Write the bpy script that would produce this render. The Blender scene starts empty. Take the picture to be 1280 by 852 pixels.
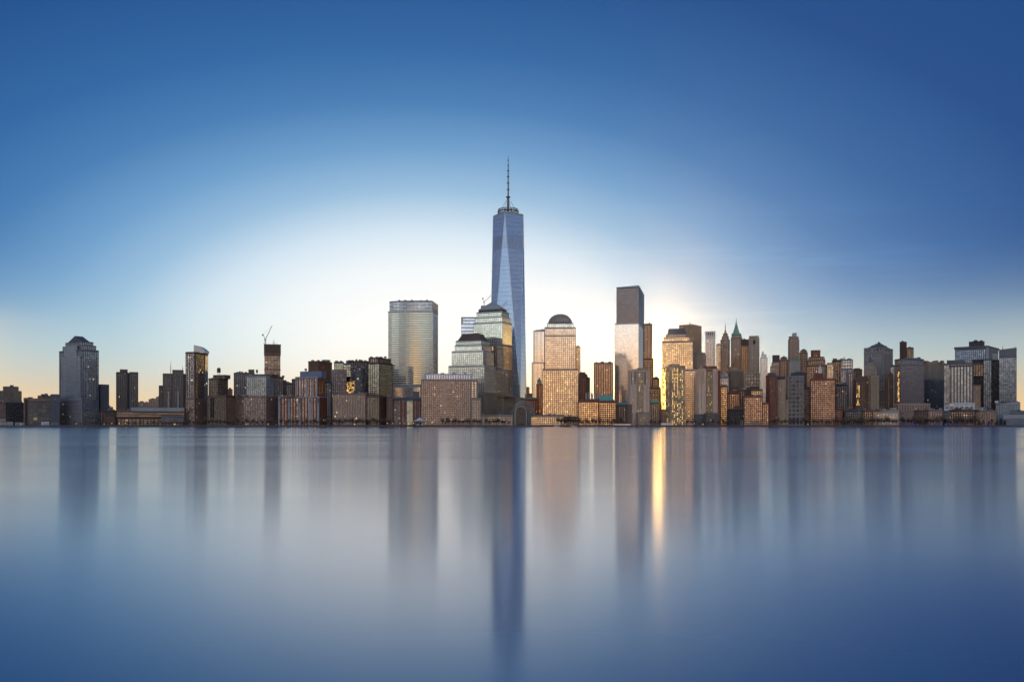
import bpy, bmesh, math, random
from mathutils import Vector, noise as mnoise
random.seed(7)
R = math.radians
sc = bpy.context.scene
COL = sc.collection
F = 1100.0            # focal length of the photograph in its own pixels (1280 wide)
CAMZ = 4.0
HV = 530.0            # horizon row
SHORE = 1400.0
GZ = 1.8              # ground level of the far bank

# ---------------------------------------------------------------- helpers
def s2l(c):
    return tuple(((x/255.0)/12.92 if x/255.0 <= 0.04045 else ((x/255.0+0.055)/1.055)**2.4) for x in c)
def KU(u): return (u-640.0)/F
def ZV(v, Y): return CAMZ + (HV-v)/F*Y
def link(o): COL.objects.link(o); return o
def mesh_obj(name, bm, mat, parent=None):
    me = bpy.data.meshes.new(name)
    bm.to_mesh(me); bm.free()
    me.materials.append(mat)
    o = bpy.data.objects.new(name, me); link(o)
    if parent is not None:
        o.parent = parent
        o.matrix_parent_inverse = Wm(parent).inverted()
    return o
def Wm(o):
    from mathutils import Matrix
    m = Matrix.Translation(o.location) @ o.rotation_euler.to_matrix().to_4x4()
    return m
def tag(o, label=None, cat=None, group=None, kind=None):
    if label: o['label'] = label
    if cat: o['category'] = cat
    if group: o['group'] = group
    if kind: o['kind'] = kind
    return o
def empty(name, loc):
    o = bpy.data.objects.new(name, None); o.empty_display_size = 1.0
    o.location = loc; link(o); return o
def quad(bm, a, b, c, d):
    vs = [bm.verts.new(p) for p in (a, b, c, d)]
    return bm.faces.new(vs)
def loft(bm, pa, za, pb, zb, cap_t=True, cap_b=True, uv=None):
    """closed solid between polygon pa at za and pb at zb (same vertex count)"""
    n = len(pa)
    A = [bm.verts.new((p[0], p[1], za)) for p in pa]
    B = [bm.verts.new((p[0], p[1], zb)) for p in pb]
    for i in range(n):
        j = (i+1) % n
        f = bm.faces.new((A[i], A[j], B[j], B[i]))
        if uv:
            L = (Vector(pa[j])-Vector(pa[i])).length; nb = max(1, round(L/uv[0])); nf = max(1, round((zb-za)/uv[1]))
            lay = uv[2]
            for lp, q in zip(f.loops, ((0, 0), (nb, 0), (nb, nf), (0, nf))):
                lp[lay].uv = (q[0]+i*50, q[1])
    if cap_t: bm.faces.new(B)
    if cap_b: bm.faces.new(A[::-1])
def prism(bm, poly, z0, z1): loft(bm, poly, z0, poly, z1)
def offset(poly, d):
    n = len(poly); out = []
    for i in range(n):
        p0, p1, p2 = Vector(poly[i-1]), Vector(poly[i]), Vector(poly[(i+1) % n])
        e1 = (p1-p0).normalized(); e2 = (p2-p1).normalized()
        n1 = Vector((e1.y, -e1.x)); n2 = Vector((e2.y, -e2.x))
        b = n1+n2
        if b.length < 1e-6: b = n1
        b.normalize()
        k = d/max(0.3, b.dot(n1))
        out.append((p1.x+b.x*k, p1.y+b.y*k))
    return out
def centroid(poly):
    return (sum(p[0] for p in poly)/len(poly), sum(p[1] for p in poly)/len(poly))
def scaled(poly, sx, sy=None, c=None):
    c = c or centroid(poly); sy = sx if sy is None else sy
    return [(c[0]+(p[0]-c[0])*sx, c[1]+(p[1]-c[1])*sy) for p in poly]
def ngon(cx, cy, r, n, ph=0.0):
    return [(cx+r*math.cos(ph+2*math.pi*i/n), cy+r*math.sin(ph+2*math.pi*i/n)) for i in range(n)]
def bar(bm, a, b, r, r2=None, n=4):
    """tapered bar from a to b"""
    a, b = Vector(a), Vector(b); r2 = r if r2 is None else r2
    d = (b-a)
    if d.length < 1e-5: return
    d.normalize(); up = Vector((0, 0, 1)) if abs(d.z) < 0.9 else Vector((1, 0, 0))
    x = d.cross(up).normalized(); y = d.cross(x)
    A = [bm.verts.new(a+(x*math.cos(2*math.pi*i/n+.785)+y*math.sin(2*math.pi*i/n+.785))*r) for i in range(n)]
    B = [bm.verts.new(b+(x*math.cos(2*math.pi*i/n+.785)+y*math.sin(2*math.pi*i/n+.785))*r2) for i in range(n)]
    for i in range(n):
        j = (i+1) % n
        bm.faces.new((A[j], A[i], B[i], B[j]))
    bm.faces.new(A); bm.faces.new(B[::-1])
def footprint(ul, uc, ur, Y, th, d):
    """four-cornered plan, counter-clockwise, whose near corner stands at uc. th = turn of the front face in degrees"""
    a = R(th); X = KU(uc)*Y
    def hit(u, dx, dy):
        k = KU(u); den = dx-k*dy
        return (k*Y-X)/den if abs(den) > 1e-6 else -1
    if th >= 0:
        t = hit(ul, -math.cos(a), math.sin(a))
        s = hit(ur, math.sin(a), math.cos(a)) if ur > uc+.01 and d is None else (d or 30)
        C = Vector((X, Y)); L = C+Vector((-math.cos(a), math.sin(a)))*t; Rr = C+Vector((math.sin(a), math.cos(a)))*s
        B = L+Rr-C
        return [tuple(C), tuple(Rr), tuple(B), tuple(L)], t, s
    a = -a
    t = hit(ur, math.cos(a), math.sin(a))
    s = hit(ul, -math.sin(a), math.cos(a)) if uc > ul+.01 and d is None else (d or 30)
    C = Vector((X, Y)); Rr = C+Vector((math.cos(a), math.sin(a)))*t; L = C+Vector((-math.sin(a), math.cos(a)))*s
    B = L+Rr-C
    return [tuple(C), tuple(Rr), tuple(B), tuple(L)], t, s

# ---------------------------------------------------------------- materials
def new_mat(name):
    m = bpy.data.materials.new(name); m.use_nodes = True
    nt = m.node_tree; bsdf = nt.nodes['Principled BSDF']
    return m, nt, bsdf
def nd(nt, t, **kw):
    n = nt.nodes.new(t)
    for k, v in kw.items(): setattr(n, k, v)
    return n
def mth(nt, op, a, b=None, c=None, clamp=False):
    n = nt.nodes.new('ShaderNodeMath'); n.operation = op; n.use_clamp = clamp
    for i, x in enumerate((a, b, c)):
        if x is None: continue
        if isinstance(x, (int, float)): n.inputs[i].default_value = x
        else: nt.links.new(x, n.inputs[i])
    return n.outputs[0]
def mixc(nt, fac, a, b, blend='MIX'):
    n = nt.nodes.new('ShaderNodeMix'); n.data_type = 'RGBA'; n.blend_type = blend
    for idx, x in ((0, fac), (6, a), (7, b)):
        if isinstance(x, (int, float)): n.inputs[idx].default_value = x
        elif isinstance(x, tuple): n.inputs[idx].default_value = (*x[:3], 1)
        else: nt.links.new(x, n.inputs[idx])
    return n.outputs[2]
WALLS = dict(
    brown=(.165, .090, .058), red=(.26, .078, .045), darkbrick=(.095, .048, .036), tan=(.42, .31, .21), beige=(.78, .56, .41),
    pink=(.42, .30, .235), grey=(.25, .25, .26), granite=(.34, .275, .215), dark=(.055, .055, .062), black=(.022, .022, .026),
    white=(.72, .72, .72), pale=(.52, .48, .42), blue=(.20, .24, .31), steel=(.37, .40, .42), twig=(.24, .165, .12), louvre=(.34, .44, .62), cream=(.76, .66, .52), mauve=(.27, .18, .155),
    copper=(.17, .42, .34), orange=(.40, .17, .07), slate=(.12, .13, .15), stone=(.34, .275, .21), bronze=(.13, .09, .065),
    olive=(.19, .19, .13), taupe=(.19, .145, .115), concrete=(.30, .28, .26), teal=(.36, .42, .40), ochre=(.40, .28, .13))
_w = {}
def wall(c, rough=.75, metal=0.0):
    key = (c, rough, metal)
    if key in _w: return _w[key]
    m, nt, b = new_mat('wall_'+c)
    tc = nd(nt, 'ShaderNodeTexCoord')
    n1 = nd(nt, 'ShaderNodeTexNoise'); n1.inputs['Scale'].default_value = .045; n1.inputs['Detail'].default_value = 5
    mp = nd(nt, 'ShaderNodeMapping'); mp.inputs['Scale'].default_value = (1.0, 1.0, .25)
    nt.links.new(tc.outputs['Object'], mp.inputs[0]); nt.links.new(mp.outputs[0], n1.inputs['Vector'])
    n2 = nd(nt, 'ShaderNodeTexNoise'); n2.inputs['Scale'].default_value = .6; n2.inputs['Detail'].default_value = 3
    nt.links.new(mp.outputs[0], n2.inputs['Vector'])
    f = mth(nt, 'ADD', mth(nt, 'MULTIPLY', n1.outputs['Fac'], .7), mth(nt, 'MULTIPLY', n2.outputs['Fac'], .5))
    k = mth(nt, 'ADD', mth(nt, 'MULTIPLY', f, .8), .52)
    col = mixc(nt, 1.0, WALLS[c], k, 'MULTIPLY')
    nt.links.new(col, b.inputs['Base Color'])
    b.inputs['Roughness'].default_value = rough; b.inputs['Metallic'].default_value = metal
    _w[key] = m
    return m
_g = {}
GLASS = dict(  # tint of the reflection, roughness, share of glowing panes (lit rooms, painted sun glints), glow colour, strength, pane tilt, pane variety
    sky=((.74, .82, .84), .12, .0, (1, .7, .35), 0, .012, .3),
    band=((.34, .38, .36), .10, .0, (1, .7, .35), 0, .006, .12),
    teal=((.66, .75, .70), .10, .0, (1, .7, .35), 0, .010, .22),
    blue=((.36, .44, .58), .08, .0, (1, .7, .35), 0, .010, .2),
    tower=((.29, .42, .66), .08, .0, (1, .85, .6), 0, .006, .10),
    pale=((.90, .89, .88), .08, .0, (1, .7, .35), 0, .006, .12),
    mirror=((.17, .14, .15), .08, .0, (1, .7, .35), 0, .008, .2),  # dark tint paints in the reflection of a dark tower
    grey=((.44, .47, .52), .15, .001, (1, .75, .45), .8, .02, .4),
    steelblue=((.40, .50, .62), .12, .0, (1, .75, .45), .8, .015, .35),
    dark=((.16, .17, .20), .18, .0015, (1, .72, .4), .5, .02, .5),
    black=((.05, .055, .07), .15, .0, (1, .72, .4), .6, .02, .5),
    warm=((.36, .29, .235), .2, .004, (1, .62, .28), .5, .02, .4),
    olive=((.56, .58, .48), .14, .0, (1, .65, .3), .7, .015, .35),
    beige=((.68, .60, .51), .14, .006, (1, .62, .28), .7, .012, .3),
    brick=((.42, .35, .30), .2, .008, (1, .66, .36), .45, .025, .55),
    gold=((.76, .62, .42), .18, .10, (1, .6, .2), .5, .025, .4),  # some panes glow as painted sun glints, some as lit rooms
    painted_blaze=((.95, .75, .40), .25, .85, (1, .60, .16), 5.0, .03, .4),  # emission paints the sun's blaze on the panes, no rooms lit
    bright=((.86, .66, .36), .2, .5, (1, .58, .16), 1.8, .03, .5),  # glowing half of the panes is painted sun glint
    ember=((.32, .235, .19), .2, .012, (1, .5, .2), .4, .02, .45))
def glass(c):
    if c in _g: return _g[c]
    tint, rough, lit, lc, ls, tilt, var = GLASS[c]
    m, nt, b = new_mat('glass_'+c)
    uv = nd(nt, 'ShaderNodeUVMap'); uv.uv_map = 'UVMap'
    fl = nd(nt, 'ShaderNodeVectorMath', operation='FLOOR'); nt.links.new(uv.outputs[0], fl.inputs[0])
    oi = nd(nt, 'ShaderNodeObjectInfo')
    ad = nd(nt, 'ShaderNodeVectorMath', operation='ADD'); nt.links.new(fl.outputs[0], ad.inputs[0])
    cx = nd(nt, 'ShaderNodeCombineXYZ'); nt.links.new(mth(nt, 'MULTIPLY', oi.outputs['Random'], 900.0), cx.inputs[2])
    nt.links.new(cx.outputs[0], ad.inputs[1])
    wn = nd(nt, 'ShaderNodeTexWhiteNoise', noise_dimensions='3D'); nt.links.new(ad.outputs[0], wn.inputs['Vector'])
    sp = nd(nt, 'ShaderNodeSeparateColor'); nt.links.new(wn.outputs['Color'], sp.inputs[0])
    # large soft differences over the facade: blinds, rooms, older panes
    nz = nd(nt, 'ShaderNodeTexNoise'); nz.inputs['Scale'].default_value = .22; nz.inputs['Detail'].default_value = 3
    nt.links.new(ad.outputs[0], nz.inputs['Vector'])
    k = mth(nt, 'ADD', mth(nt, 'MULTIPLY', sp.outputs[0], var), mth(nt, 'ADD', mth(nt, 'MULTIPLY', nz.outputs['Fac'], var*1.4), 1-var*1.25))
    nt.links.new(mixc(nt, 1.0, tint, k, 'MULTIPLY'), b.inputs['Base Color'])
    b.inputs['Metallic'].default_value = .85; b.inputs['Roughness'].default_value = rough
    # every pane hangs a little out of true
    ge = nd(nt, 'ShaderNodeNewGeometry')
    s1 = nd(nt, 'ShaderNodeVectorMath', operation='SUBTRACT'); nt.links.new(wn.outputs['Color'], s1.inputs[0]); s1.inputs[1].default_value = (.5, .5, .5)
    s2 = nd(nt, 'ShaderNodeVectorMath', operation='SCALE'); nt.links.new(s1.outputs[0], s2.inputs[0]); s2.inputs['Scale'].default_value = tilt
    s3 = nd(nt, 'ShaderNodeVectorMath', operation='ADD'); nt.links.new(ge.outputs['Normal'], s3.inputs[0]); nt.links.new(s2.outputs[0], s3.inputs[1])
    s4 = nd(nt, 'ShaderNodeVectorMath', operation='NORMALIZE'); nt.links.new(s3.outputs[0], s4.inputs[0])
    nt.links.new(s4.outputs[0], b.inputs['Normal'])
    if lit > 0:  # lit also drives the panes painted with sun glints
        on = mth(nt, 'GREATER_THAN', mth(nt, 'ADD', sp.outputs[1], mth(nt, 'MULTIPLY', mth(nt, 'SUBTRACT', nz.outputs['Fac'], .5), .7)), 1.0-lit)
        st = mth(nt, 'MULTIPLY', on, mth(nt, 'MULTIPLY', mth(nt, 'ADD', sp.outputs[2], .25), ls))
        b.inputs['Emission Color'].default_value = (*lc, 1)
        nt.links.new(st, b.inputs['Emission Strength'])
    _g[c] = m
    return m
def lamp_mat(name, col, s):
    m, nt, b = new_mat(name)
    b.inputs['Base Color'].default_value = (*col, 1); b.inputs['Emission Color'].default_value = (*col, 1); b.inputs['Emission Strength'].default_value = s
    return m

# ---------------------------------------------------------------- building kit
def S(w, g, fh=4.2, bw=4.5, pw=1.3, sh=1.3, po=.45, so=.3, cap=None):
    return dict(w=w, g=g, fh=fh, bw=bw, pw=pw, sh=sh, po=po, so=so, cap=cap)
def ribbon(w, g, fh=4.2, sh=1.8): return S(w, g, fh, 9, 0, sh, 0, .35)
def ribs(w, g, bw=4.0, pw=1.6): return S(w, g, 4.2, bw, pw, .7, .6, .15)
def curtain(w, g, fh=4.2, bw=5.0): return S(w, g, fh, bw, .45, .8, .25, .18)

class B:
    def __init__(self, name, label, cat, Y, th=None, u=None):
        self.name, self.label, self.cat, self.Y, self.th = name, label, cat, Y, th
        self.root = None; self.last = None; self.ztop = {}
        self.u = u
    def _root(self, poly):
        if self.root is None:
            c = centroid(poly)
            self.root = empty(self.name, (c[0], c[1], GZ)); tag(self.root, self.label, self.cat)
    def plan(self, ul, uc, ur, dy=0, d=None):
        Y = self.Y+dy
        th = self.th
        if th is None:
            uc = (ul+ur)/2; a = math.degrees(math.atan(KU(uc))); th = a
            poly, t, s = footprint(ul, ur, ur, Y, th, d or 32) if th >= 0 else footprint(ul, ul, ur, Y, th, d or 32)
        else:
            poly, t, s = footprint(ul, uc, ur, Y, th, d)
        if t < 0 or s <= 0 or s > 150 or t > 200: print('PLAN?', self.label, ul, uc, ur, round(t), round(s))
        return poly
    def z(self, v, dy=0): return ZV(v, self.Y+dy)
    def tier(self, pname, ul, uc, ur, vt, vb, st, dy=0, d=None, poly=None, roof=True):
        if poly is None: poly = self.plan(ul, uc, ur, dy, d)
        z1 = self.z(vt, dy); z0 = GZ if vb is None else self.z(vb, dy)-(1.2 if dy > 0 else 0)
        self.facade(pname, poly, z0, z1, st, roof)
        return poly
    def facade(self, pname, poly, z0, z1, st, roof=True):
        self._root(poly)
        wm = wall(st['w']); st = dict(st)
        if st['fh'] < 5.6 and st['bw'] < 9:
            for k_ in ('fh', 'bw', 'pw', 'sh'): st[k_] *= .82
        elif st['fh'] < 5.6: st['fh'] *= .85; st['sh'] *= .85
        fr = bmesh.new()
        H = z1-z0; nf = max(1, round(H/st['fh'])); fh = H/nf
        if st['sh'] > 0:
            sp = offset(poly, st['so'])
            for i in range(nf):
                loft(fr, sp, z0+i*fh, sp, z0+i*fh+min(st['sh'], fh*.8))
        if st['pw'] > 0:
            n = len(poly)
            for i in range(n):
                a, b = Vector(poly[i]), Vector(poly[(i+1) % n]); L = (b-a).length
                if L < 1.0: continue
                e = (b-a)/L; nn = Vector((e.y, -e.x)); nb = max(1, round(L/st['bw'])); pw = min(st['pw'], L/nb*.8)
                for q in range(nb+1):
                    c = min(max(L*q/nb, pw/2), L-pw/2)
                    p0 = a+e*(c-pw/2)-nn*.4; p1 = a+e*(c+pw/2)-nn*.4; p2 = a+e*(c+pw/2)+nn*st['po']; p3 = a+e*(c-pw/2)+nn*st['po']
                    prism(fr, [tuple(p3), tuple(p2), tuple(p1), tuple(p0)], z0, z1-.02)
        cp = offset(poly, max(st['po'], st['so'])+.12)
        loft(fr, cp, z1-min(2.0, H*.15), cp, z1+.35)
        w = mesh_obj(pname, fr, wm, self.root)
        gb = bmesh.new(); lay = gb.loops.layers.uv.new('UVMap')
        loft(gb, poly, z0+.05, poly, z1-.05, uv=(st['bw'], fh, lay))
        g = mesh_obj('window_glazing', gb, glass(st['g']), w)
        if roof:
            rb = bmesh.new(); rp = offset(poly, -.6); prism(rb, rp, z1+.36, z1+.9)
            mesh_obj('roof', rb, wall('slate'), self.root)
        self.last = (poly, z1)
        return w
    def solid(self, pname, ul, ur, vt, vb, mat, dy=6, d=14, poly=None, top=1.0):
        if poly is None:
            old = self.th; 
            if old is not None and abs(old) > 0:
                pl = footprint(ul, ur, ur, self.Y+dy, old, d)[0] if old >= 0 else footprint(ul, ul, ur, self.Y+dy, old, d)[0]
            else:
                self.th = None; pl = self.plan(ul, None, ur, dy, d); self.th = old
            poly = pl
        self._root(poly)
        bm = bmesh.new(); loft(bm, poly, (self.z(vb, dy)-.5) if vb is not None else GZ, scaled(poly, top), self.z(vt, dy))
        if isinstance(mat, str): mat = wall(mat)
        return mesh_obj(pname, bm, mat, self.root)
    def cap(self, pname, poly, v0, v1, mat, top=1.0, topy=None, dy=0, c=None):
        bm = bmesh.new(); loft(bm, poly, self.z(v0, dy)+.4, scaled(poly, top, topy, c), self.z(v1, dy))
        if isinstance(mat, str): mat = wall(mat)
        return mesh_obj(pname, bm, mat, self.root)
    def tank(self, u, vt, vb, w, dy=12):
        """rooftop water tank: legs, drum, cone"""
        Y = self.Y+dy; x = KU(u)*Y; r = w/2/F*Y; z1, z0 = ZV(vt, Y), ZV(vb, Y); h = z1-z0
        bm = bmesh.new(); prism(bm, ngon(x, Y, r, 12), z0+h*.3, z0+h*.82); loft(bm, ngon(x, Y, r*1.08, 12), z0+h*.82, ngon(x, Y, .1, 12), z1)
        t = mesh_obj('water_tank', bm, wall('bronze'), self.root)
        bm = bmesh.new()
        for i in range(4):
            px, py = x+r*.7*math.cos(i*1.571+.78), Y+r*.7*math.sin(i*1.571+.78)
            bar(bm, (px, py, z0-.6), (px, py, z0+h*.3), .18)
        mesh_obj('tank_stand', bm, wall('dark'), t)
    def mast(self, u, vt, vb, r=.35, dy=12, pname='antenna', mat='slate'):
        Y = self.Y+dy; x = KU(u)*Y; bm = bmesh.new()
        z0, z1 = ZV(vb, Y)-.6, ZV(vt, Y); h = z1-z0
        bar(bm, (x, Y, z0), (x, Y, z0+h*.55), r, r*.8, 6); bar(bm, (x, Y, z0+h*.55), (x, Y, z1), r*.55, r*.2, 6)
        for q in (.25, .4, .55): bar(bm, (x-r*2.2, Y, z0+h*q), (x+r*2.2, Y, z0+h*q), r*.35)
        return mesh_obj(pname, bm, wall(mat), self.root)
    def units(self, ul, ur, v, n, dy=10, mx=3.0):
        """small air-handling units on the roof"""
        Y = self.Y+dy
        for i in range(n):
            u = ul+(ur-ul)*(i+.2+.6*random.random())/n; w = random.uniform(1.5, 3.4); h = random.uniform(1.2, mx); x = KU(u)*Y; z = ZV(v, Y)
            bm = bmesh.new(); prism(bm, [(x-w, Y-2), (x+w, Y-2), (x+w, Y+2), (x-w, Y+2)], z-.3, z+h)
            prism(bm, [(x-w*.6, Y-1), (x+w*.6, Y-1), (x+w*.6, Y+1), (x-w*.6, Y+1)], z+h, z+h+.5)
            mesh_obj('rooftop_unit', bm, wall(random.choice(['slate', 'grey', 'taupe'])), self.root)



WATER_R = .135
WATER_A = .55
CIRRUS = 9.0
NISH = .003
SUN_E = 3.0
HAZE = 0.5e-5
HAZE_G = .92
HOR_SIDE = (244, 204, 142)
HOR_MID = (255, 226, 155)
HOR_HIGH = (196, 222, 216)
EAST = ((0, (255, 255, 252)), (4.5, (253, 254, 252)), (7, (240, 247, 250)), (9.2, (212, 230, 243)), (11.8, (152, 190, 221)), (14.2, (110, 159, 204)), (17, (72, 126, 181)), (20, (50, 104, 163)), (25, (32, 79, 140)), (35, (24, 66, 126)), (60, (20, 56, 112)))
WEST = ((0, (66, 58, 62)), (2.0, (84, 72, 72)), (3.6, (165, 146, 136)), (5.2, (228, 220, 210)), (8, (232, 236, 230)), (13, (216, 218, 222)), (21, (178, 192, 214)), (28, (98, 122, 160)), (60, (52, 82, 130)), (90, (28, 58, 108)))
WEST_K = 2.3
WEST_WARM = (2.9, 1.55, .60)
# ================================================================ the city, from north (left) to south (right)
A, O, L = 'apartment block', 'office building', 'low building'
# --- left edge
b = B('apartment_block', 'small stepped grey-brown apartment block at the far left edge, behind the black block', A, 1620)
p = b.tier('tower_shaft', -4, 0, 26.8, 488.5, None, S('taupe', 'dark'))
p = b.tier('setback', 4, 0, 23, 483.2, 488.5, S('taupe', 'dark'), dy=5, d=20)
b.solid('penthouse', 12.3, 17, 481, 483.2, 'taupe', dy=9)
b.solid('side_wing', 17.5, 26.2, 489, 500, 'olive', dy=-4, d=6)
b = B('brick_block', 'low reddish block with pale ground floor cut by the left picture edge', L, 1452)
b.tier('upper_storeys', -26, 0, 7.2, 502, 523.5, S('mauve', 'dark', 4.2, 5, 2, 2)); b.tier('ground_floor', -26, 0, 7.4, 523.5, None, S('pale', 'dark', 5, 5, 2, 2), dy=-1, roof=False)
b.units(-10, 6, 502, 3)
b = B('office_block', 'low black glass block next to the left picture edge', O, 1447)
b.tier('tower_shaft', 7.6, 0, 29.2, 503, None, S('black', 'black', 4.5, 6, .6, 1.0)); b.solid('penthouse', 12, 24, 501, 503, 'slate'); b.units(9, 28, 503, 3)
b = B('office_block', 'broad grey-brown mid-rise with a recessed dark glass panel, left of the tall gabled tower', O, 1436)
p = b.tier('left_bay', 29.8, 0, 36, 497.5, None, S('mauve', 'dark', 6, 9, 6, 4.5))
b.tier('window_panel', 36, 0, 63.5, 501, None, S('taupe', 'dark', 6.5, 6, .8, 2.3), dy=2.5)
b.solid('lintel', 36, 63.5, 497.5, 501, 'mauve', dy=0, d=30); b.tier('right_bay', 63.5, 0, 74.3, 493, None, S('slate', 'dark', 6, 9, 6, 4.5), d=34)
b.solid('penthouse', 47, 64, 494, 497.5, 'taupe', dy=8); b.solid('stair_head', 35, 41, 496, 497.5, 'taupe'); b.units(50, 62, 494, 2)
# --- gabled tower
b = B('office_tower', 'tall dark blue-grey glass tower with stepped gable top standing alone at far left', 'skyscraper', 1450, 33)
p = b.tier('tower_shaft', 74.2, 104, 123.3, 437, None, S('slate', 'steelblue', 4.6, 4.6, .8, 1.1, .3, .2))
b.tier('upper_setback', 78.5, 104, 120, 431.5, 437, S('slate', 'steelblue', 4.6, 4.6, .8, 1.1, .3, .2), dy=3)
b.tier('top_setback', 82, 103, 116.5, 427, 431.5, S('slate', 'steelblue', 4.6, 4.6, .8, 1.1, .3, .2), dy=6)
pg = b.plan(84.3, 103, 113, 8)
bm = bmesh.new()
za, zb = b.z(427, 8), b.z(421, 8)-1
C_, R_, K_, L_ = [Vector(q) for q in pg]
mf = (C_+L_)/2; mb = (R_+K_)/2
v = [bm.verts.new((q.x, q.y, z)) for q, z in ((C_, za), (R_, za), (K_, za), (L_, za), (mf, zb+4), (mb, zb+4))]
for f in ((0, 1, 5, 4), (1, 2, 5), (2, 3, 4, 5), (3, 0, 4), (3, 2, 1, 0)): bm.faces.new([v[i] for i in f])
mesh_obj('gable_roof', bm, wall('slate'), b.root)
def bay(b, pname, f0, f1, zt, zbm, st, out, poly, edge=3):
    """a flat bay standing proud of one face of a plan"""
    a, c = Vector(poly[edge]), Vector(poly[(edge+1) % len(poly)]); e = c-a; n = Vector((e.y, -e.x)).normalized()
    q0 = a+e*f0; q1 = a+e*f1
    return b.facade(pname, [tuple(q0+n*out), tuple(q1+n*out), tuple(q1-n*.3), tuple(q0-n*.3)], zbm, zt, st, False)
bay(b, 'centre_bay', .24, .76, b.z(431.5), b.z(500), S('steel', 'steelblue', 4.2, 3.6, .7, .8, .25, .15), 1.6, p)
bay(b, 'wide_bay', .1, .9, b.z(445), b.z(497), S('steel', 'steelblue', 4.2, 3.6, .7, .8, .25, .15), .9, p)
bay(b, 'stone_base', .02, .98, b.z(497.5), GZ, S('grey', 'dark', 5.2, 4.4, 2.2, 2.0, .5, .35), 1.2, p)
bay(b, 'side_bay', .25, .8, b.z(449), b.z(498), S('steel', 'dark', 4.2, 3.6, .7, .9, .25, .15), .8, p, 0)
b.solid('side_wing', 120.5, 125.4, 480, None, 'slate', dy=34, d=16)
b = B('brick_block', 'low dark brown brick building right of the gabled tower', L, 1475)
b.tier('upper_storeys', 122, 0, 145.3, 513, None, S('darkbrick', 'dark', 4.4, 5, 2.4, 2)); b.tier('front_wing', 131, 0, 144, 519, None, S('brown', 'dark', 4.2, 4, 2, 2), dy=-8, d=8); b.units(126, 143, 513, 4)
b = B('apartment_block', 'tiny pale far-off block between the gabled tower and the brown slab', A, 1950)
b.tier('tower_shaft', 125, 0, 141, 508.5, None, S('grey', 'dark')); b.solid('penthouse', 130, 138, 506.3, 508.5, 'pale')
b = B('apartment_tower', 'grey-brown notched slab tower alone above the long low school', A, 1600)
p = b.tier('left_slab', 145.4, 0, 160, 465.2, None, S('taupe', 'dark', 4, 4.2, 2.2, 1.2)); b.tier('right_slab', 161.6, 0, 172.5, 465.2, None, S('taupe', 'dark', 4, 4.2, 2.2, 1.2))
b.tier('core', 160, 0, 161.6, 466.5, None, S('dark', 'black'), dy=4, d=25); b.solid('penthouse', 149.8, 159.6, 461.3, 465.2, 'taupe', dy=5); b.solid('balcony_stack', 162.5, 164.3, 489, 512, 'grey', dy=-1.5, d=1.2)
b = B('school_building', 'long low brown school with banded windows and a pale blue roof strip', L, 1446)
b.tier('upper_storeys', 145.8, 0, 230.3, 512.7, 521.5, ribbon('brown', 'warm', 3.9, 2.0), d=40)
b.tier('ground_floor', 146.5, 0, 229.6, 521.5, None, S('darkbrick', 'warm', 4.5, 7, 1.6, 1.2), dy=1.5, d=36, roof=False)
b.tier('rooftop_storey', 163.8, 0, 230.3, 509.3, 512.7, S('steel', 'pale', 3.5, 6, 5, 3, .2, .1), dy=3, d=30); b.tier('glass_lobby', 201, 0, 230, 520, 527, curtain('slate', 'dark', 4, 4), dy=-3, d=4)
b.units(148, 162, 512.7, 3)
for (u0, u1, v, lab, Y) in ((172, 187, 503, 'lowest of three pale distant blocks between the brown slab and the mast-topped tower', 1980), (186, 196, 499.5, 'middle of three pale distant blocks left of the mast-topped tower', 1960), (195, 204.5, 496.5, 'tallest of three pale distant blocks, touching the mast-topped tower', 1930)):
    b = B('apartment_block', lab, A, Y); b.tier('tower_shaft', u0, 0, u1, v, None, S('pink', 'dark', 4.5, 4.5, 2.2, 2)); b.solid('penthouse', u0+3, u0+7, v-2, v, 'taupe'); b.units(u0+1, u1-1, v, 3)
b = B('apartment_tower', 'wide brown apartment tower with two rooftop masts and pale balcony strips', A, 1640)
b.tier('tower_shaft', 203.7, 0, 231.8, 467, None, S('taupe', 'dark', 4, 4.4, 2.2, 1.2)); b.tier('centre_tower', 215.7, 0, 229.2, 462.5, None, S('taupe', 'dark', 4, 4.4, 2.2, 1.2), dy=-3, d=20)
b.tier('side_wing', 198.8, 0, 204, 482, None, S('taupe', 'dark', 4, 4.4, 2.2, 1.2), dy=6, d=16)
for u in (210.6, 222.6): b.solid('balcony_stack', u-1, u+1, 489, 508.5, 'pale', dy=-5, d=1.5)
b.mast(213.4, 450.5, 466, .6); b.mast(228.2, 456, 464, .5)
b = B('apartment_tower', 'tall brown brick and glass tower with a curved glass crown, near left', A, 1490, 14)
p = b.tier('tower_shaft', 232.2, 243.4, 259.6, 440, 497.5, S('brown', 'grey', 4.3, 4.3, 1.5, 1.4)); b.tier('lower_shaft', 232.2, 243.4, 259.4, 497.5, None, S('mauve', 'brick', 4.3, 4.3, 1.6, 1.6))
bay(b, 'corner_strip', 0, .1, b.z(441), GZ+20, S('dark', 'black', 4.3, 3, .3, .8, .2, .1), .5, p, 0); bay(b, 'glass_corner', .78, 1, b.z(441), b.z(500), S('steel', 'grey', 4.3, 4, .4, .8, .2, .1), .6, p, 0)
bm = bmesh.new(); Yc = b.Y+14; pr = []
for i in range(11):
    t = i/10; pr.append((KU(242.2+13.8*t)*Yc, ZV(431.2+7.2*t*t, Yc)))
n = len(pr); vf = [bm.verts.new((x, Yc, z)) for x, z in pr]; vb = [bm.verts.new((x, Yc+22, z)) for x, z in pr]
zf = b.z(441, 14); bf = [bm.verts.new((x, Yc, zf)) for x, z in pr]; bb = [bm.verts.new((x, Yc+22, zf)) for x, z in pr]
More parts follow.
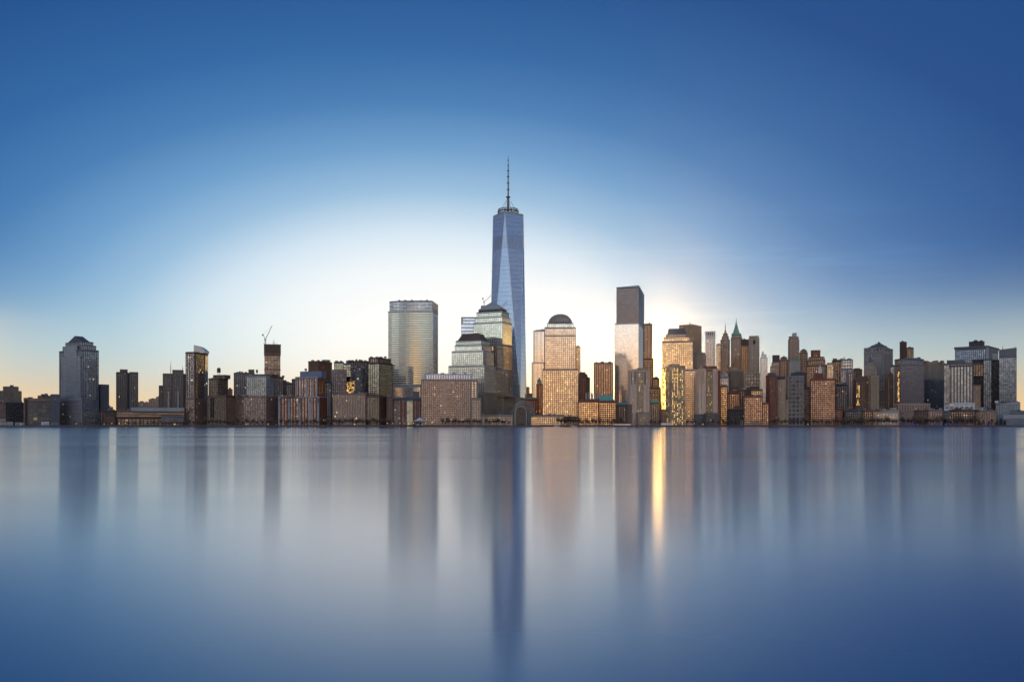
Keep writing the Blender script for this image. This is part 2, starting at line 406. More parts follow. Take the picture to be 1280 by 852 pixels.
for i in range(n-1):
    bm.faces.new((bf[i], bf[i+1], vf[i+1], vf[i])); bm.faces.new((vf[i], vf[i+1], vb[i+1], vb[i])); bm.faces.new((bb[i+1], bb[i], vb[i], vb[i+1])); bm.faces.new((bf[i+1], bf[i], bb[i], bb[i+1]))
bm.faces.new((bf[0], vf[0], vb[0], bb[0])); bm.faces.new((bf[-1], bb[-1], vb[-1], vf[-1]))
mesh_obj('glass_crown', bm, wall('steel', .3, .6), b.root)
# --- tank building
b = B('brick_block', 'stepped brick block with black window slots and a big rooftop water tank', A, 1452, 22)
p = b.tier('lower_block', 259, 282.8, 293.5, 494.3, None, S('brown', 'olive', 4.2, 4.2, 1.2, 1.4)); b.tier('upper_block', 261, 272.4, 284.8, 472.8, 494.3, S('brown', 'olive', 4.2, 4.2, .9, 1.5), dy=6)
for f in (.17, .3): bay(b, 'window_slot', f, f+.07, b.z(497), b.z(522), S('black', 'black', 4.2, 3, .2, .9, .15, .1), .5, p)
b.solid('penthouse', 266.3, 281, 468.2, 472.8, 'brown', dy=12, d=14); b.tank(273.5, 459, 468.4, 4.6, 16); b.units(262, 284, 472.8, 3, 10)
b = B('brick_block', 'tiny rounded brick block in the gap right of the water tank building', A, 1800)
b.tier('tower_shaft', 284.6, 0, 290.5, 486.5, None, S('red', 'dark')); b.solid('penthouse', 286, 289, 484.5, 486.5, 'red')
b = B('apartment_tower', 'flat dark ribbed slab with a stair head behind the pale-framed brick block', A, 1560)
b.tier('tower_shaft', 292.6, 0, 318, 466, None, ribs('taupe', 'dark', 4.4, 2.4)); b.solid('stair_head', 310.5, 318, 461.5, 466, 'taupe', dy=6); b.tank(321.2, 461.5, 467.3, 2.6, 6); b.units(294, 309, 466, 4)
b = B('apartment_block', 'pink-grey brick block with pale window frames, left of the building site tower', A, 1456, 18)
b.tier('front_wing', 294, 332.7, 348.3, 495, None, S('mauve', 'brick', 4.3, 4.0, 1.0, 1.2)); b.tier('upper_block', 308.2, 332.7, 341.6, 469.8, 495, S('steel', 'olive', 4.3, 4.4, .9, 1.2), dy=1)
b.solid('penthouse', 314, 340, 467.2, 469.8, 'brown', dy=8, d=20); b.units(310, 332, 469.8, 5); b.units(295, 307, 495, 3)
b = B('apartment_block', 'dark brown flat-topped block right behind the pink-grey brick block', A, 1545)
b.tier('tower_shaft', 341, 0, 354.4, 471.3, None, S('darkbrick', 'dark')); b.tier('side_wing', 354.4, 0, 358, 475.5, None, S('darkbrick', 'black')); b.units(342, 357, 471.3, 3)
b = B('apartment_block', 'low dark block in the gap left of the brick block with blue penthouse', A, 1530)
b.tier('tower_shaft', 357.5, 0, 366, 479, None, S('darkbrick', 'dark')); b.tier('side_wing', 365, 0, 370.5, 473.8, None, S('dark', 'dark'), dy=6); b.units(358, 365, 479, 2)
# --- tower under construction with its crane
b = B('construction_tower', 'unfinished tower wrapped in dark netting with bare floors, crane on top', 'construction site', 1750)
p = b.plan(330.8, 0, 350.2)
b.facade('bare_floors', p, GZ, b.z(440), S('bronze', 'ember', 4.6, 7, .9, 1.0, .1, .5), False)
p2 = offset(p, 1.3); bm = bmesh.new(); loft(bm, p2, b.z(441.5), p2, b.z(430))
mesh_obj('safety_netting', bm, wall('bronze', .95), b.root)
bm = bmesh.new()
for i in range(26):
    t = random.random(); j = random.randrange(4); q = Vector(p2[j]).lerp(Vector(p2[(j+1) % 4]), t); bar(bm, (q.x, q.y, b.z(430.5)), (q.x, q.y, b.z(430)+random.uniform(.5, 3.5)), .3)
mesh_obj('column_starters', bm, wall('dark'), b.root)
p3 = offset(p, 1.0); bm = bmesh.new(); loft(bm, p3, b.z(444), p3, b.z(442)); loft(bm, offset(p, .8), b.z(462), offset(p, .8), b.z(460.5)); mesh_obj('edge_protection', bm, wall('brown'), b.root)
b.mast(342.3, 423, 430, .5, 8, 'hoist_mast')
def crane(label, um, vm, vb, tip, tail, Y, col='taupe', r=1.0):
    t = empty('tower_crane', (KU(um)*Y, Y, ZV(vb, Y))); tag(t, label, 'crane')
    P = lambda u, v, dy=0: (KU(u)*Y, Y+dy, ZV(v, Y))
    bm = bmesh.new()
    for dx, dy in ((-1, -1), (1, -1), (1, 1), (-1, 1)):
        q = P(um, vb); q2 = P(um, vm); bar(bm, (q[0]+dx*r, q[1]+dy*r, q[2]), (q2[0]+dx*r, q2[1]+dy*r, q2[2]), .28*r)
    z0, z1 = P(um, vb)[2], P(um, vm)[2]; k = max(2, int((z1-z0)/(3*r)))
    for i in range(k):
        a, c = z0+(z1-z0)*i/k, z0+(z1-z0)*(i+1)/k; x = P(um, vb)[0]
        bar(bm, (x-r, Y-r, a), (x+r, Y-r, c), .18*r); bar(bm, (x+r, Y+r, a), (x-r, Y+r, c), .18*r)
    mesh_obj('mast', bm, wall(col), t)
    def lat(name, a, c, w):
        bm = bmesh.new(); a, c = Vector(a), Vector(c); k = max(3, int((c-a).length/3))
        for o in ((0, -w, 0), (0, w, 0), (0, 0, w*1.6)): bar(bm, a+Vector(o), c+Vector(o)*.5, .26*r, .2*r)
        for i in range(k):
            s0, s1 = a.lerp(c, i/k), a.lerp(c, (i+1)/k); bar(bm, s0+Vector((0, -w, 0)), s1+Vector((0, 0, w*1.4)), .13*r); bar(bm, s0+Vector((0, w, 0)), s1+Vector((0, 0, w*1.4)), .13*r)
        return mesh_obj(name, bm, wall(col), t)
    lat('jib', P(um, vm), P(*tip), .9*r); lat('counter_jib', P(um, vm), P(*tail), .8*r)
    bm = bmesh.new(); q = P(um, vm); prism(bm, [(q[0]-1.8*r, Y-2.4*r), (q[0]+.4*r, Y-2.4*r), (q[0]+.4*r, Y-1*r), (q[0]-1.8*r, Y-1*r)], q[2]-1.5*r, q[2]+1.2*r); mesh_obj('operator_cab', bm, wall('pale'), t)
    bm = bmesh.new(); bar(bm, P(*tail), P(*tip), .12*r); mesh_obj('stay_cable', bm, wall('dark'), t)
    bm = bmesh.new(); q = P(*tail); prism(bm, [(q[0]-1.6*r, Y-1.2), (q[0]+1.2*r, Y-1.2), (q[0]+1.2*r, Y+1.2), (q[0]-1.6*r, Y+1.2)], q[2]-2.2*r, q[2]+.6*r); mesh_obj('counterweight', bm, wall('concrete'), t)
crane('luffing tower crane with raised jib on top of the netted unfinished tower', 331.8, 424.5, 430.2, (340.2, 407), (328.7, 418), 1752)
# --- red brick block with blue penthouse
b = B('brick_block', 'red brick riverside block with pale cornices and a blue-grey penthouse', A, 1448, 16)
p = b.tier('front_wing', 348.2, 399, 407.6, 495.6, None, S('red', 'brick', 4.2, 6.5, 2.6, 1.0), roof=True); q = b.tier('upper_block', 369.5, 396.8, 405.8, 471, 495.6, S('red', 'brick', 4.2, 6.5, 2.4, 1.0), dy=5)
b.cap('cornice', offset(p, .9), 496.6, 495.2, 'steel'); b.cap('cornice', offset(q, .9), 472.4, 470.6, 'steel', dy=5)
for pp, zt, zb in ((p, b.z(496), GZ), (q, b.z(471.5, 5), b.z(495, 5))):
    for f in (0, .24, .5, .76, .955): bay(b, 'stone_pier', f, f+.045, zt, zb, S('steel', 'grey', 50, 9, 9, 49, .1, .12), .75, pp)
b.solid('penthouse', 375, 402, 463.6, 470.6, 'blue', dy=12, d=16); b.tank(382.2, 460.3, 464, 3.2, 14); b.units(350, 368, 495.6, 4)
b = B('office_block', 'narrow dark block squeezed between the red brick riverside block and the pale punched tower', O, 1500)
b.tier('tower_shaft', 405.6, 0, 414, 477, None, S('dark', 'dark')); b.units(406, 413, 477, 2)
b = B('office_tower', 'orange-brown ribbed tower behind the red brick riverside block', 'skyscraper', 1760, 24)
b.tier('tower_shaft', 385.6, 398.2, 414.8, 451.3, None, ribs('brown', 'ember', 4.0, 2.4)); b.solid('penthouse', 402, 408, 449.3, 451.3, 'steel', dy=20); b.units(388, 413, 451.3, 4, 16)
# --- riverside glass group
b = B('apartment_tower', 'pale tower with tall punched windows and green glass top storeys', A, 1512)
b.tier('tower_shaft', 414, 416.8, 433, 462.4, None, S('mauve', 'dark', 7, 3.6, 1.8, 1.6)); b.tier('glass_top', 417.8, 418.6, 429.6, 452.3, 462.4, S('olive', 'olive', 3.6, 5, .5, 1.4), dy=4); b.tier('side_wing', 429.6, 429.8, 438.5, 454.3, 470, S('olive', 'olive', 3.6, 5, .5, 1.4), dy=6, d=18); b.units(418, 437, 452.5, 3)
b = B('glass_block', 'dark green glass block with sun-gold windows behind the mixed-glass riverside front', O, 1490, -24)
p = b.tier('tower_shaft', 432.8, 444, 457.2, 459.2, None, S('slate', 'dark', 4.2, 4, .6, .9, .2, .15))
bay(b, 'painted_glint_panel', .05, .95, b.z(474.5), b.z(491), S('slate', 'bright', 4.2, 4, .5, .9, .2, .15), .5, p, 3); b.units(435, 455, 459.2, 3)  # panel panes glow in place of a real sun glint
b = B('brick_block', 'brown brick slab behind the dark green glass block', A, 1570)
b.tier('tower_shaft', 433, 0, 461.5, 451.2, None, S('darkbrick', 'dark', 4.2, 5, 2.8, 2.4)); b.units(434, 459, 451.2, 6)
b = B('glass_tower', 'riverside tower with olive glass front and dark brick side, left of the curved tower', A, 1470, 22)
b.tier('tower_shaft', 460.2, 474, 490.4, 453, None, S('darkbrick', 'olive', 4.2, 5, .7, 1.2)); b.tier('top_storey', 461, 473, 488.3, 447, 453, S('brown', 'olive', 4.2, 5, 2, 1.5), dy=2.5); b.units(463, 486, 447, 4, 14, 2)
b = B('apartment_block', 'low riverside block of mixed brick and bright glass squares behind bare trees', A, 1450, 10)
b.tier('front_wing', 416, 456.8, 458, 491.8, None, S('mauve', 'beige', 4.0, 3.4, .9, 1.0), d=18); b.tier('right_wing', 457.4, 474, 483.2, 494.8, None, S('brown', 'olive', 4.0, 3.4, 1.0, 1.2), dy=-1)
b.units(418, 455, 491.8, 6)
b = B('brick_block', 'low brown brick block directly left of the dark red pier building', L, 1452)
b.tier('upper_storeys', 483.4, 0, 492.2, 495.5, None, S('brown', 'dark', 4.2, 4, 2.2, 2)); b.units(484, 491, 495.5, 2)
# --- curved tower
b = B('office_tower', 'broad curved glass tower with pale horizontal bands left of the pyramid-topped tower', 'skyscraper', 1610, 6)
p = b.plan(485.4, 541.2, 547.4)
def bow(p, k, n=12):
    C_, R_, K_, L_ = [Vector(x) for x in p]; e = C_-L_; nn = Vector((e.y, -e.x)).normalized(); out = [tuple(C_), tuple(R_), tuple(K_)]
    for i in range(n): t = i/n; out.append(tuple(L_+e*t+nn*k*4*t*(1-t)))
    return out
pb = bow(p, 7)
b.facade('tower_shaft', pb, b.z(481), b.z(388.5), S('cream', 'band', 4.9, 9, 0, 2.1, .2, .3), False)
pt = bow(b.plan(487.2, 540.5, 547.4, 1), 7); b.facade('crown', pt, b.z(388.5), b.z(376.2), S('steel', 'grey', 3.2, 9, .3, 1.5, .2, .5))
b.facade('mechanical_band', bow(b.plan(486, 541, 547, 1), 7), b.z(482.4), b.z(480.3), S('blue', 'dark', 4, 9, .4, 2, .3, .4), False)
b.tier('glass_base', 490, 525.5, 526, 482.3, None, S('steel', 'beige', 4.6, 4, .5, 1.2), dy=-12, d=30)
b.units(492, 538, 376.2, 5, 20, 3)
b = B('pier_building', 'low dark red riverside building with a tall green glass panel and jutting roof', L, 1447)
p = b.tier('hall', 492.4, 0, 525.6, 498.2, None, S('darkbrick', 'dark', 4.2, 4.2, 1.0, 1.0), d=26)
for u in (501, 507, 517.4, 522.6): b.solid('brick_pier', u-1.2, u+1.2, 501, None, 'red', dy=-2.2, d=2)
b.tier('green_panel', 508.4, 0, 516, 500.2, None, S('copper', 'olive', 4, 5, .3, .6, .1, .1), dy=-1.6, d=1.4, roof=False)
b.solid('jutting_roof', 490.4, 526.4, 495.8, 498.2, 'slate', dy=-5, d=34); b.solid('plant_room', 516, 524.3, 488.8, 495.8, 'slate', dy=4, d=10)
# --- hotel block
b = B('hotel_block', 'broad beige gridded hotel block with a white rooftop storey', 'hotel', 1447)
b.tier('main_block', 526.6, 0, 588.2, 474.2, None, S('granite', 'ember', 4.5, 4.2, 1.3, 1.4), d=40); b.tier('rooftop_storey', 529.4, 0, 591.2, 467.4, 474.2, S('white', 'pale', 7.5, 4, 3.2, 1, .1, .1), dy=5, d=30)
b.tier('side_wing', 588.2, 0, 597, 474.8, None, S('granite', 'beige', 4.5, 8, 2.6, 1.8), dy=3, d=30); b.tier('low_wing', 589.5, 0, 601.2, 497.6, None, S('granite', 'warm', 4.5, 5, 2, 1.8), dy=-4, d=7)
b.units(533, 586, 467.4, 4, 14, 1.5)
# --- brown-roofed tower
b = B('office_tower', 'stepped glass and granite tower with a brown truncated pyramid roof', 'skyscraper', 1530, 20)
st = S('pale', 'teal', 4.8, 4.6, .6, 1.2, .3, .25); sl = S('granite', 'warm', 4.6, 4.4, 2.1, 2.0, .5, .35)
b.tier('stone_base', 560.6, 606.5, 621.5, 491, None, sl); b.tier('lower_shaft', 560.8, 605.6, 619.4, 456.5, 491, S('pale', 'teal', 4.8, 4.6, .8, 1.4, .35, .3), dy=1)
b.tier('middle_shaft', 564.9, 604, 617, 438.2, 456.5, st, dy=4); b.tier('upper_shaft', 568.6, 602.4, 613.6, 431, 438.2, st, dy=7); p = b.tier('crown', 569.8, 601.8, 612.6, 425.2, 431, S('teal', 'teal', 3.0, 4.2, .6, 1.6, .2, .3), dy=8)
pr = b.plan(571.8, 601.2, 610.6, 9); b.cap('pyramid_roof', pr, 425.2, 415.8, 'bronze', .66, dy=9)
# --- pyramid-roofed tower
b = B('office_tower', 'tall pale teal tower topped by a green-grey pyramid, half in gold sunlight', 'skyscraper', 1580, 25)
sg = S('granite', 'gold', 4.6, 4.4, .9, 1.5)
b.tier('stone_base', 592, 629.5, 645, 495.5, None, sl); b.tier('wing', 618, 634.6, 643.2, 462.2, 495.5, S('granite', 'warm', 4.6, 4.4, 1.3, 1.6), dy=-10, d=22)
b.tier('lower_shaft', 591.7, 628.4, 640.4, 430, 495.5, S('granite', 'beige', 4.6, 4.4, 1.2, 1.7), dy=1); b.tier('middle_shaft', 591.7, 628.2, 639.6, 402, 430, st, dy=2); b.tier('upper_shaft', 594.2, 627.8, 637.8, 395.2, 402, st, dy=5)
p = b.tier('crown', 596, 627, 636, 389, 395.2, S('teal', 'teal', 4.4, 4.2, .6, 1.2), dy=8); pr = b.plan(597.8, 626, 633.8, 10)
b.cap('roof_drum', offset(pr, -.4), 389, 386, 'bronze', dy=10); b.cap('pyramid_roof', offset(pr, .4), 386, 374.8, 'teal', .02, dy=10)
b = B('glass_tower', 'pale blue banded glass tower peeking out left of the pyramid-topped tower', 'skyscraper', 1860)
b.tier('tower_shaft', 576.6, 0, 598, 396.6, None, S('steel', 'blue', 7.5, 9, .3, 2.0, .2, .3)); b.solid('corner_fin', 576.4, 578.6, 396.2, 405, 'pale', dy=-1, d=3)
b = B('concrete_core', 'bare concrete lift core carrying a crane behind the pyramid-topped tower', 'construction site', 1700)
b.tier('core_shaft', 601.4, 0, 609, 382.4, None, S('concrete', 'dark', 6, 6, 3, 2))
crane('pale crane seen behind the left slope of the green-grey pyramid roof', 605.2, 377.5, 382.4, (617.8, 366.5), (603.6, 372.8), 1704, 'pale', .9)
# ---------------------------------------------------------------- the tall tapering tower
Y1 = 1792.0; CX, CY = KU(635.2)*Y1, Y1; HB = 31.5; TH = R(12)
T = empty('tapered_skyscraper', (CX, CY, GZ)); tag(T, 'tallest tower, blue glass tapering in long triangles, ringed spire on top', 'skyscraper')
def rot(x, y): return (CX+x*math.cos(TH)+y*math.sin(TH), CY-x*math.sin(TH)+y*math.cos(TH))
# local front is -y ; turned so that the right face shows
base = [rot(-HB, -HB), rot(HB, -HB), rot(HB, HB), rot(-HB, HB)]
top = [rot(0, -HB), rot(HB, 0), rot(0, HB), rot(-HB, 0)]
zb, zt = ZV(497, Y1), ZV(270.5, Y1)
bm = bmesh.new(); prism(bm, base, GZ, zb); mesh_obj('concrete_base', bm, wall('concrete'), T)
bm = bmesh.new()
for i in range(16):
    z = GZ+(zb-GZ)*i/16; q = offset(base, .5); loft(bm, q, z, q, z+1.6)
mesh_obj('base_cladding', bm, wall('steel'), T)
def facet(name, a, b, c, rows, mat):
    """triangle split into storeys, each storey a strip of panes"""
    pass
bm = bmesh.new(); lay = bm.loops.layers.uv.new('UVMap'); NR = 84
def lerp2(p, q, t): return (p[0]+(q[0]-p[0])*t, p[1]+(q[1]-p[1])*t)
def ring(t): # octagon at height fraction t : base corner points and top corner points
    o = []
    for i in range(4):
        m0 = top[i]; bi, bj = base[i], base[(i+1) % 4]; ti = top[i]; tp = top[i-1]
        # from base corner i the inverted triangle opens to top[i-1]..top[i]
        o.append(lerp2(bi, tp, t)); o.append(lerp2(bi, ti, t))
    return o
r0, r1 = ring(0), ring(1)
V0 = [bm.verts.new((p[0], p[1], zb)) for p in base]; V1 = [bm.verts.new((p[0], p[1], zt)) for p in top]
def tri(vs, uvs):
    f = bm.faces.new(vs)
    for lp, q in zip(f.loops, uvs): lp[lay].uv = q
for i in range(4):
    j = (i+1) % 4
    tri((V0[i], V0[j], V1[i]), ((100*i, 0), (100*i+34, 0), (100*i+17, NR)))
    tri((V0[j], V1[j], V1[i]), ((100*i+50, 0), (100*i+62, NR), (100*i+38, NR)))
bm.faces.new(V1); bm.faces.new(V0[::-1])
fac = mesh_obj('glass_facets', bm, glass('tower'), T)
bm = bmesh.new()
for i in range(4):
    for a, c in ((base[i], top[i]), (base[i], top[i-1])):
        bar(bm, (a[0], a[1], zb), (c[0], c[1], zt), .55, .5)
    a, c = top[i-1], top[i]; bar(bm, (a[0], a[1], zt+1), (c[0], c[1], zt+1), .9)
mesh_obj('steel_edges', bm, wall('steel', .35, .7), T)
bm = bmesh.new()
for q in range(1, 42):
    t = q/42
    o = offset(ring(t), .12); z = zb+(zt-zb)*t; loft(bm, o, z-.16, o, z+.16)
mesh_obj('floor_lines', bm, wall('blue', .5), T)
# louvred plant storeys near the top
bm = bmesh.new()
for t in (.845,):
    for i in range(8):
        z0, z1 = zb+(zt-zb)*(t-.035), zb+(zt-zb)*(t+.035); oa, ob = offset(ring(t-.035), .25), offset(ring(t+.035), .25)
        a0, a1, b0, b1 = oa[i], oa[(i+1) % 8], ob[i], ob[(i+1) % 8]
        L = math.dist(a0, a1)
        if L < 8: continue
        k = int(L/3.4)
        for q in range(k):
            f0, f1 = (q+.22)/k, (q+.72)/k
            p = [lerp2(a0, a1, f0), lerp2(a0, a1, f1), lerp2(b0, b1, f1), lerp2(b0, b1, f0)]
            quad(bm, (*p[0], z0), (*p[1], z0), (*p[2], z1), (*p[3], z1))
mesh_obj('plant_louvres', bm, wall('louvre', .3, .8), T)
bm = bmesh.new(); prism(bm, offset(top, -.8), zt+.2, zt+3.5); mesh_obj('parapet', bm, wall('steel', .3, .7), T)
zr0, zr1 = ZV(268, Y1), ZV(262.2, Y1); rr = 20.0
bm = bmesh.new()
for z in (zr0, (zr0+zr1)/2, zr1):
    for i in range(40):
        a0, a1 = 2*math.pi*i/40, 2*math.pi*(i+1)/40
        bar(bm, (CX+rr*math.cos(a0), CY+rr*math.sin(a0), z), (CX+rr*math.cos(a1), CY+rr*math.sin(a1), z), .75)
for i in range(20):
    a0 = 2*math.pi*i/20; c, s = math.cos(a0), math.sin(a0)
    bar(bm, (CX+rr*c, CY+rr*s, zr0-2), (CX+rr*c, CY+rr*s, zr1), .55); bar(bm, (CX+4*c, CY+4*s, zr1), (CX+rr*c, CY+rr*s, zr1), .35)
    if i % 2 == 0: prism(bm, ngon(CX+(rr+.3)*c, CY+(rr+.3)*s, 1.2, 6), zr0+.5, zr1-2)
ringo = mesh_obj('antenna_ring', bm, wall('dark', .6), T)
bm = bmesh.new(); zs = [(262, 2.3), (247, 2.0), (246, 1.5), (229, 1.3), (212, .95), (195, .35)]
bar(bm, (CX, CY, zt+2), (CX, CY, ZV(262, Y1)), 3.2, 2.4, 8)
for (v0, a), (v1, c) in zip(zs[:-1], zs[1:]): bar(bm, (CX, CY, ZV(v0, Y1)), (CX, CY, ZV(v1, Y1)), a, c, 8)
sp = mesh_obj('spire', bm, wall('slate', .5, .4), T)
bm = bmesh.new()
for v, r in ((246.3, 4.6), (237, 3.0), (229, 2.9), (221, 2.6), (213.5, 2.4), (207, 1.8), (200.5, 1.5)):
    z = ZV(v, Y1); prism(bm, ngon(CX, CY, r, 12), z-.7, z+.7)
z = ZV(246.3, Y1); loft(bm, ngon(CX, CY, 2, 12), z-3, ngon(CX, CY, 4.6, 12), z-.7)
mesh_obj('spire_ring', bm, wall('dark'), sp)
for i in range(8):
    a0 = math.pi*i/4+.3; bm = bmesh.new(); bar(bm, (CX+16*math.cos(a0), CY+16*math.sin(a0), zr1), (CX, CY, ZV(247, Y1)), .22); mesh_obj('stay_cable', bm, wall('slate'), sp)

# ---------------------------------------------------------------- glass vault
Yv = 1470.0
T = empty('glass_vault_hall', (KU(651)*Yv, Yv, GZ)); tag(T, 'glass barrel-vaulted hall with pale round arch front beside the domed tower', 'hall')
def arch_pts(u, vspr, r, n=16):
    x = KU(u)*Yv; zz = ZV(vspr, Yv); rad = r/F*Yv
    return [(x+rad, GZ)]+[(x+rad*math.cos(math.pi*i/n), zz+rad*math.sin(math.pi*i/n)) for i in range(n+1)]+[(x-rad, GZ)]
def arch_shell(name, u, vspr, r, y0, y1, mat, inner=None, parent=T):
    bm = bmesh.new(); P = arch_pts(u, vspr, r); Q = arch_pts(u, vspr, inner if inner else r-.5)
    n = len(P)
    A, Bk = [bm.verts.new((x, y0, z)) for x, z in P], [bm.verts.new((x, y1, z)) for x, z in P]
    C2, D = [bm.verts.new((x, y0, z)) for x, z in Q], [bm.verts.new((x, y1, z)) for x, z in Q]
    for i in range(n-1):
        bm.faces.new((A[i], A[i+1], Bk[i+1], Bk[i])); bm.faces.new((C2[i+1], C2[i], D[i], D[i+1])); bm.faces.new((A[i+1], A[i], C2[i], C2[i+1])); bm.faces.new((Bk[i], Bk[i+1], D[i+1], D[i]))
    for i in (0, n-1): bm.faces.new((A[i], Bk[i], D[i], C2[i]) if i == 0 else (Bk[i], A[i], C2[i], D[i]))
    return mesh_obj(name, bm, mat, parent)
arch_shell('entrance_arch', 650.8, 514.5, 7.6, Yv-2, Yv+1, wall('teal', .5), 6.5)
gl = []
for k, (u, vs, r, y0, y1) in enumerate(((650.8, 514.5, 9.6, Yv, Yv+12), (652.2, 513.4, 10.4, Yv+12, Yv+26), (653.8, 512.4, 11.4, Yv+26, Yv+44), (655.4, 511.6, 11.9, Yv+44, Yv+62))):
    sh = arch_shell('vault_bay', u, vs, r, y0, y1, wall('dark', .2, .6), r-.6)
    bm = bmesh.new(); P = arch_pts(u, vs, r+.12)
    for yy in (y0+.3, (y0+y1)/2, y1-.3):
        for (xa, za), (xb, zb_) in zip(P[:-1], P[1:]): bar(bm, (xa, yy, za), (xb, yy, zb_), .3)
    for x, z in P[1:-1:2]: bar(bm, (x, y0, z), (x, y1, z), .25)
    mesh_obj('vault_rib', bm, wall('steel', .4, .5), sh)
# fan-shaped front glazing inside the arch
bm = bmesh.new(); lay = bm.loops.layers.uv.new('UVMap'); P = arch_pts(650.8, 514.5, 6.1); vs = [bm.verts.new((x, Yv, z)) for x, z in P]; f = bm.faces.new(vs[::-1])
for lp in f.loops: lp[lay].uv = (lp.vert.co.x/3, lp.vert.co.z/4)
fg = mesh_obj('arch_glazing', bm, glass('black'), T)
bm = bmesh.new(); x0 = KU(650.8)*Yv; z0 = ZV(514.5, Yv)
for i in range(0, 9): bar(bm, (x0, Yv-.3, z0), (x0+8*math.cos(math.pi*i/8), Yv-.3, z0+8*math.sin(math.pi*i/8)), .14)
for q in range(-3, 4): bar(bm, (x0+q*2.3, Yv-.3, GZ), (x0+q*2.3, Yv-.3, z0), .14)
for z in (GZ+5, GZ+10, GZ+15): bar(bm, (x0-8, Yv-.3, z), (x0+8, Yv-.3, z), .14)
mesh_obj('glazing_bars', bm, wall('slate'), fg)
bm = bmesh.new(); x = KU(660)*Yv; prism(bm, [(x, Yv+4), (x+5, Yv+4), (x+5, Yv+6), (x, Yv+6)], ZV(516.2, Yv), ZV(513.6, Yv)); mesh_obj('lit_window', bm, lamp_mat('lit_room', (1, .58, .1), .9), T)
for s in (-1, 1):
    x = KU(650.8+s*11.2)*Yv; bm = bmesh.new(); prism(bm, [(x-2, Yv-1), (x+2, Yv-1), (x+2, Yv+10), (x-2, Yv+10)], GZ, ZV(512, Yv)); mesh_obj('side_pier', bm, wall('slate'), T)

# ---------------------------------------------------------------- centre to right
b = B('office_block', 'low granite block with long dark roofline between pyramid-topped tower and glass vault', L, 1468)
b.tier('main_block', 600, 0, 641, 518.6, None, S('granite', 'warm', 4, 5, 2, 1.8)); b.solid('plant_room', 622, 634, 516.5, 518.6, 'slate', dy=8)
b = B('skyscraper', 'tall pale silvery tower with rippled vertical ribs left of the domed tower', 'skyscraper', 2350)
b.tier('upper_shaft', 667.2, 0, 682, 413.4, 453, S('pale', 'pale', 5, 4.4, 2.2, .6, .9, .1)); b.tier('lower_shaft', 665, 0, 682, 453, None, S('pale', 'pale', 5, 4.4, 2.2, .6, .9, .1), dy=-2); b.solid('penthouse', 669.5, 679, 412, 413.4, 'pale', dy=10); b.solid('penthouse', 676, 681, 411.2, 413.4, 'pale', dy=14)
b = B('brick_tower', 'orange-red brick tower with small dark green cupola in front of the rippled tower', 'tower', 1720)
b.tier('tower_shaft', 671, 0, 684, 480, None, S('orange', 'warm', 4.4, 4, 2.6, 2.2)); b.tier('top_stage', 671.6, 0, 676.2, 475.6, 480, S('copper', 'dark', 4, 3, 1.4, 1.2), dy=2, d=8)
q = b.plan(671.8, 0, 676, 3, 7); b.cap('cupola', q, 475.6, 471.6, 'copper', .12, dy=3)
crane('small red crane against the rippled silvery tower', 680.4, 456, 480, (677.2, 448.5), (682.4, 453.5), 1722, 'orange', 1.0)
b = B('brick_block', 'dark low stretch of brick seen between the glass vault and the orange brick tower', L, 1640)
b.tier('main_block', 656, 0, 672, 499, None, S('red', 'dark', 4.4, 5, 2.6, 2.2)); b.solid('green_roof', 657, 671, 496.5, 499, 'copper', dy=4); b.solid('penthouse', 660, 664, 493, 497, 'orange', dy=10)
b = B('office_block', 'tall dark stepped edge of brick right behind the base of the tallest tower', O, 1850)
b.tier('tower_shaft', 657, 0, 661.5, 484, None, S('orange', 'ember', 4.4, 4, 2, 2)); b.tier('lower_wing', 660, 0, 665, 492, None, S('red', 'dark', 4.4, 4, 2, 2), dy=-10, d=20)
# domed tower
b = B('office_tower', 'broad pink granite and glass tower crowned by a grey dome', 'skyscraper', 1540)
b.tier('lower_shaft', 678.2, 0, 722.8, 461, None, S('pink', 'gold', 4.5, 4.3, 1.2, 1.3), d=42); b.tier('upper_shaft', 681, 0, 719.6, 418.5, 461, S('pink', 'beige', 4.5, 4.3, 1.0, 1.3), dy=3, d=38)
b.tier('glass_shaft', 681, 0, 719.6, 409, 418.5, S('steel', 'beige', 4.5, 4.3, .9, 1.2), dy=3.1, d=38); p = b.tier('crown', 684.2, 0, 716.6, 404, 409, S('steel', 'sky', 4.5, 4.3, .8, 1.4), dy=6, d=34)
bm = bmesh.new(); xc = KU(700.3)*(b.Y+24); yc = b.Y+24; rad = 15/F*(b.Y+24); zd0, zd1 = b.z(404, 6)+1, b.z(392.6, 24); rings = []
for i in range(9):
    a0 = math.pi/2*i/8.15; rings.append((rad*math.cos(a0), zd0+(zd1-zd0)*math.sin(a0)))
for (ra, za), (rb, zb2) in zip(rings[:-1], rings[1:]): loft(bm, ngon(xc, yc, ra, 36), za, ngon(xc, yc, rb, 36), zb2, zb2 == rings[-1][1], za == zd0)
mesh_obj('dome', bm, wall('concrete', .5), b.root)
bm = bmesh.new()
for k in range(18):
    a0 = 2*math.pi*k/18
    for (ra, za), (rb, zb2) in zip(rings[:-2], rings[1:-1]): bar(bm, (xc+ra*math.cos(a0), yc+ra*math.sin(a0), za+.1), (xc+rb*math.cos(a0), yc+rb*math.sin(a0), zb2+.1), .25)
mesh_obj('dome_rib', bm, wall('slate'), b.root)
b = B('office_tower', 'thin pale slab edge peeking out right of the domed tower', 'skyscraper', 1900)
b.tier('tower_shaft', 716, 0, 725.2, 433, None, S('ochre', 'gold', 4.5, 4.3, 1.4, 1.4)); b.units(718, 724.5, 433, 1)
b = B('office_building', 'long low podium with lit windows in front of the domed tower', L, 1478)
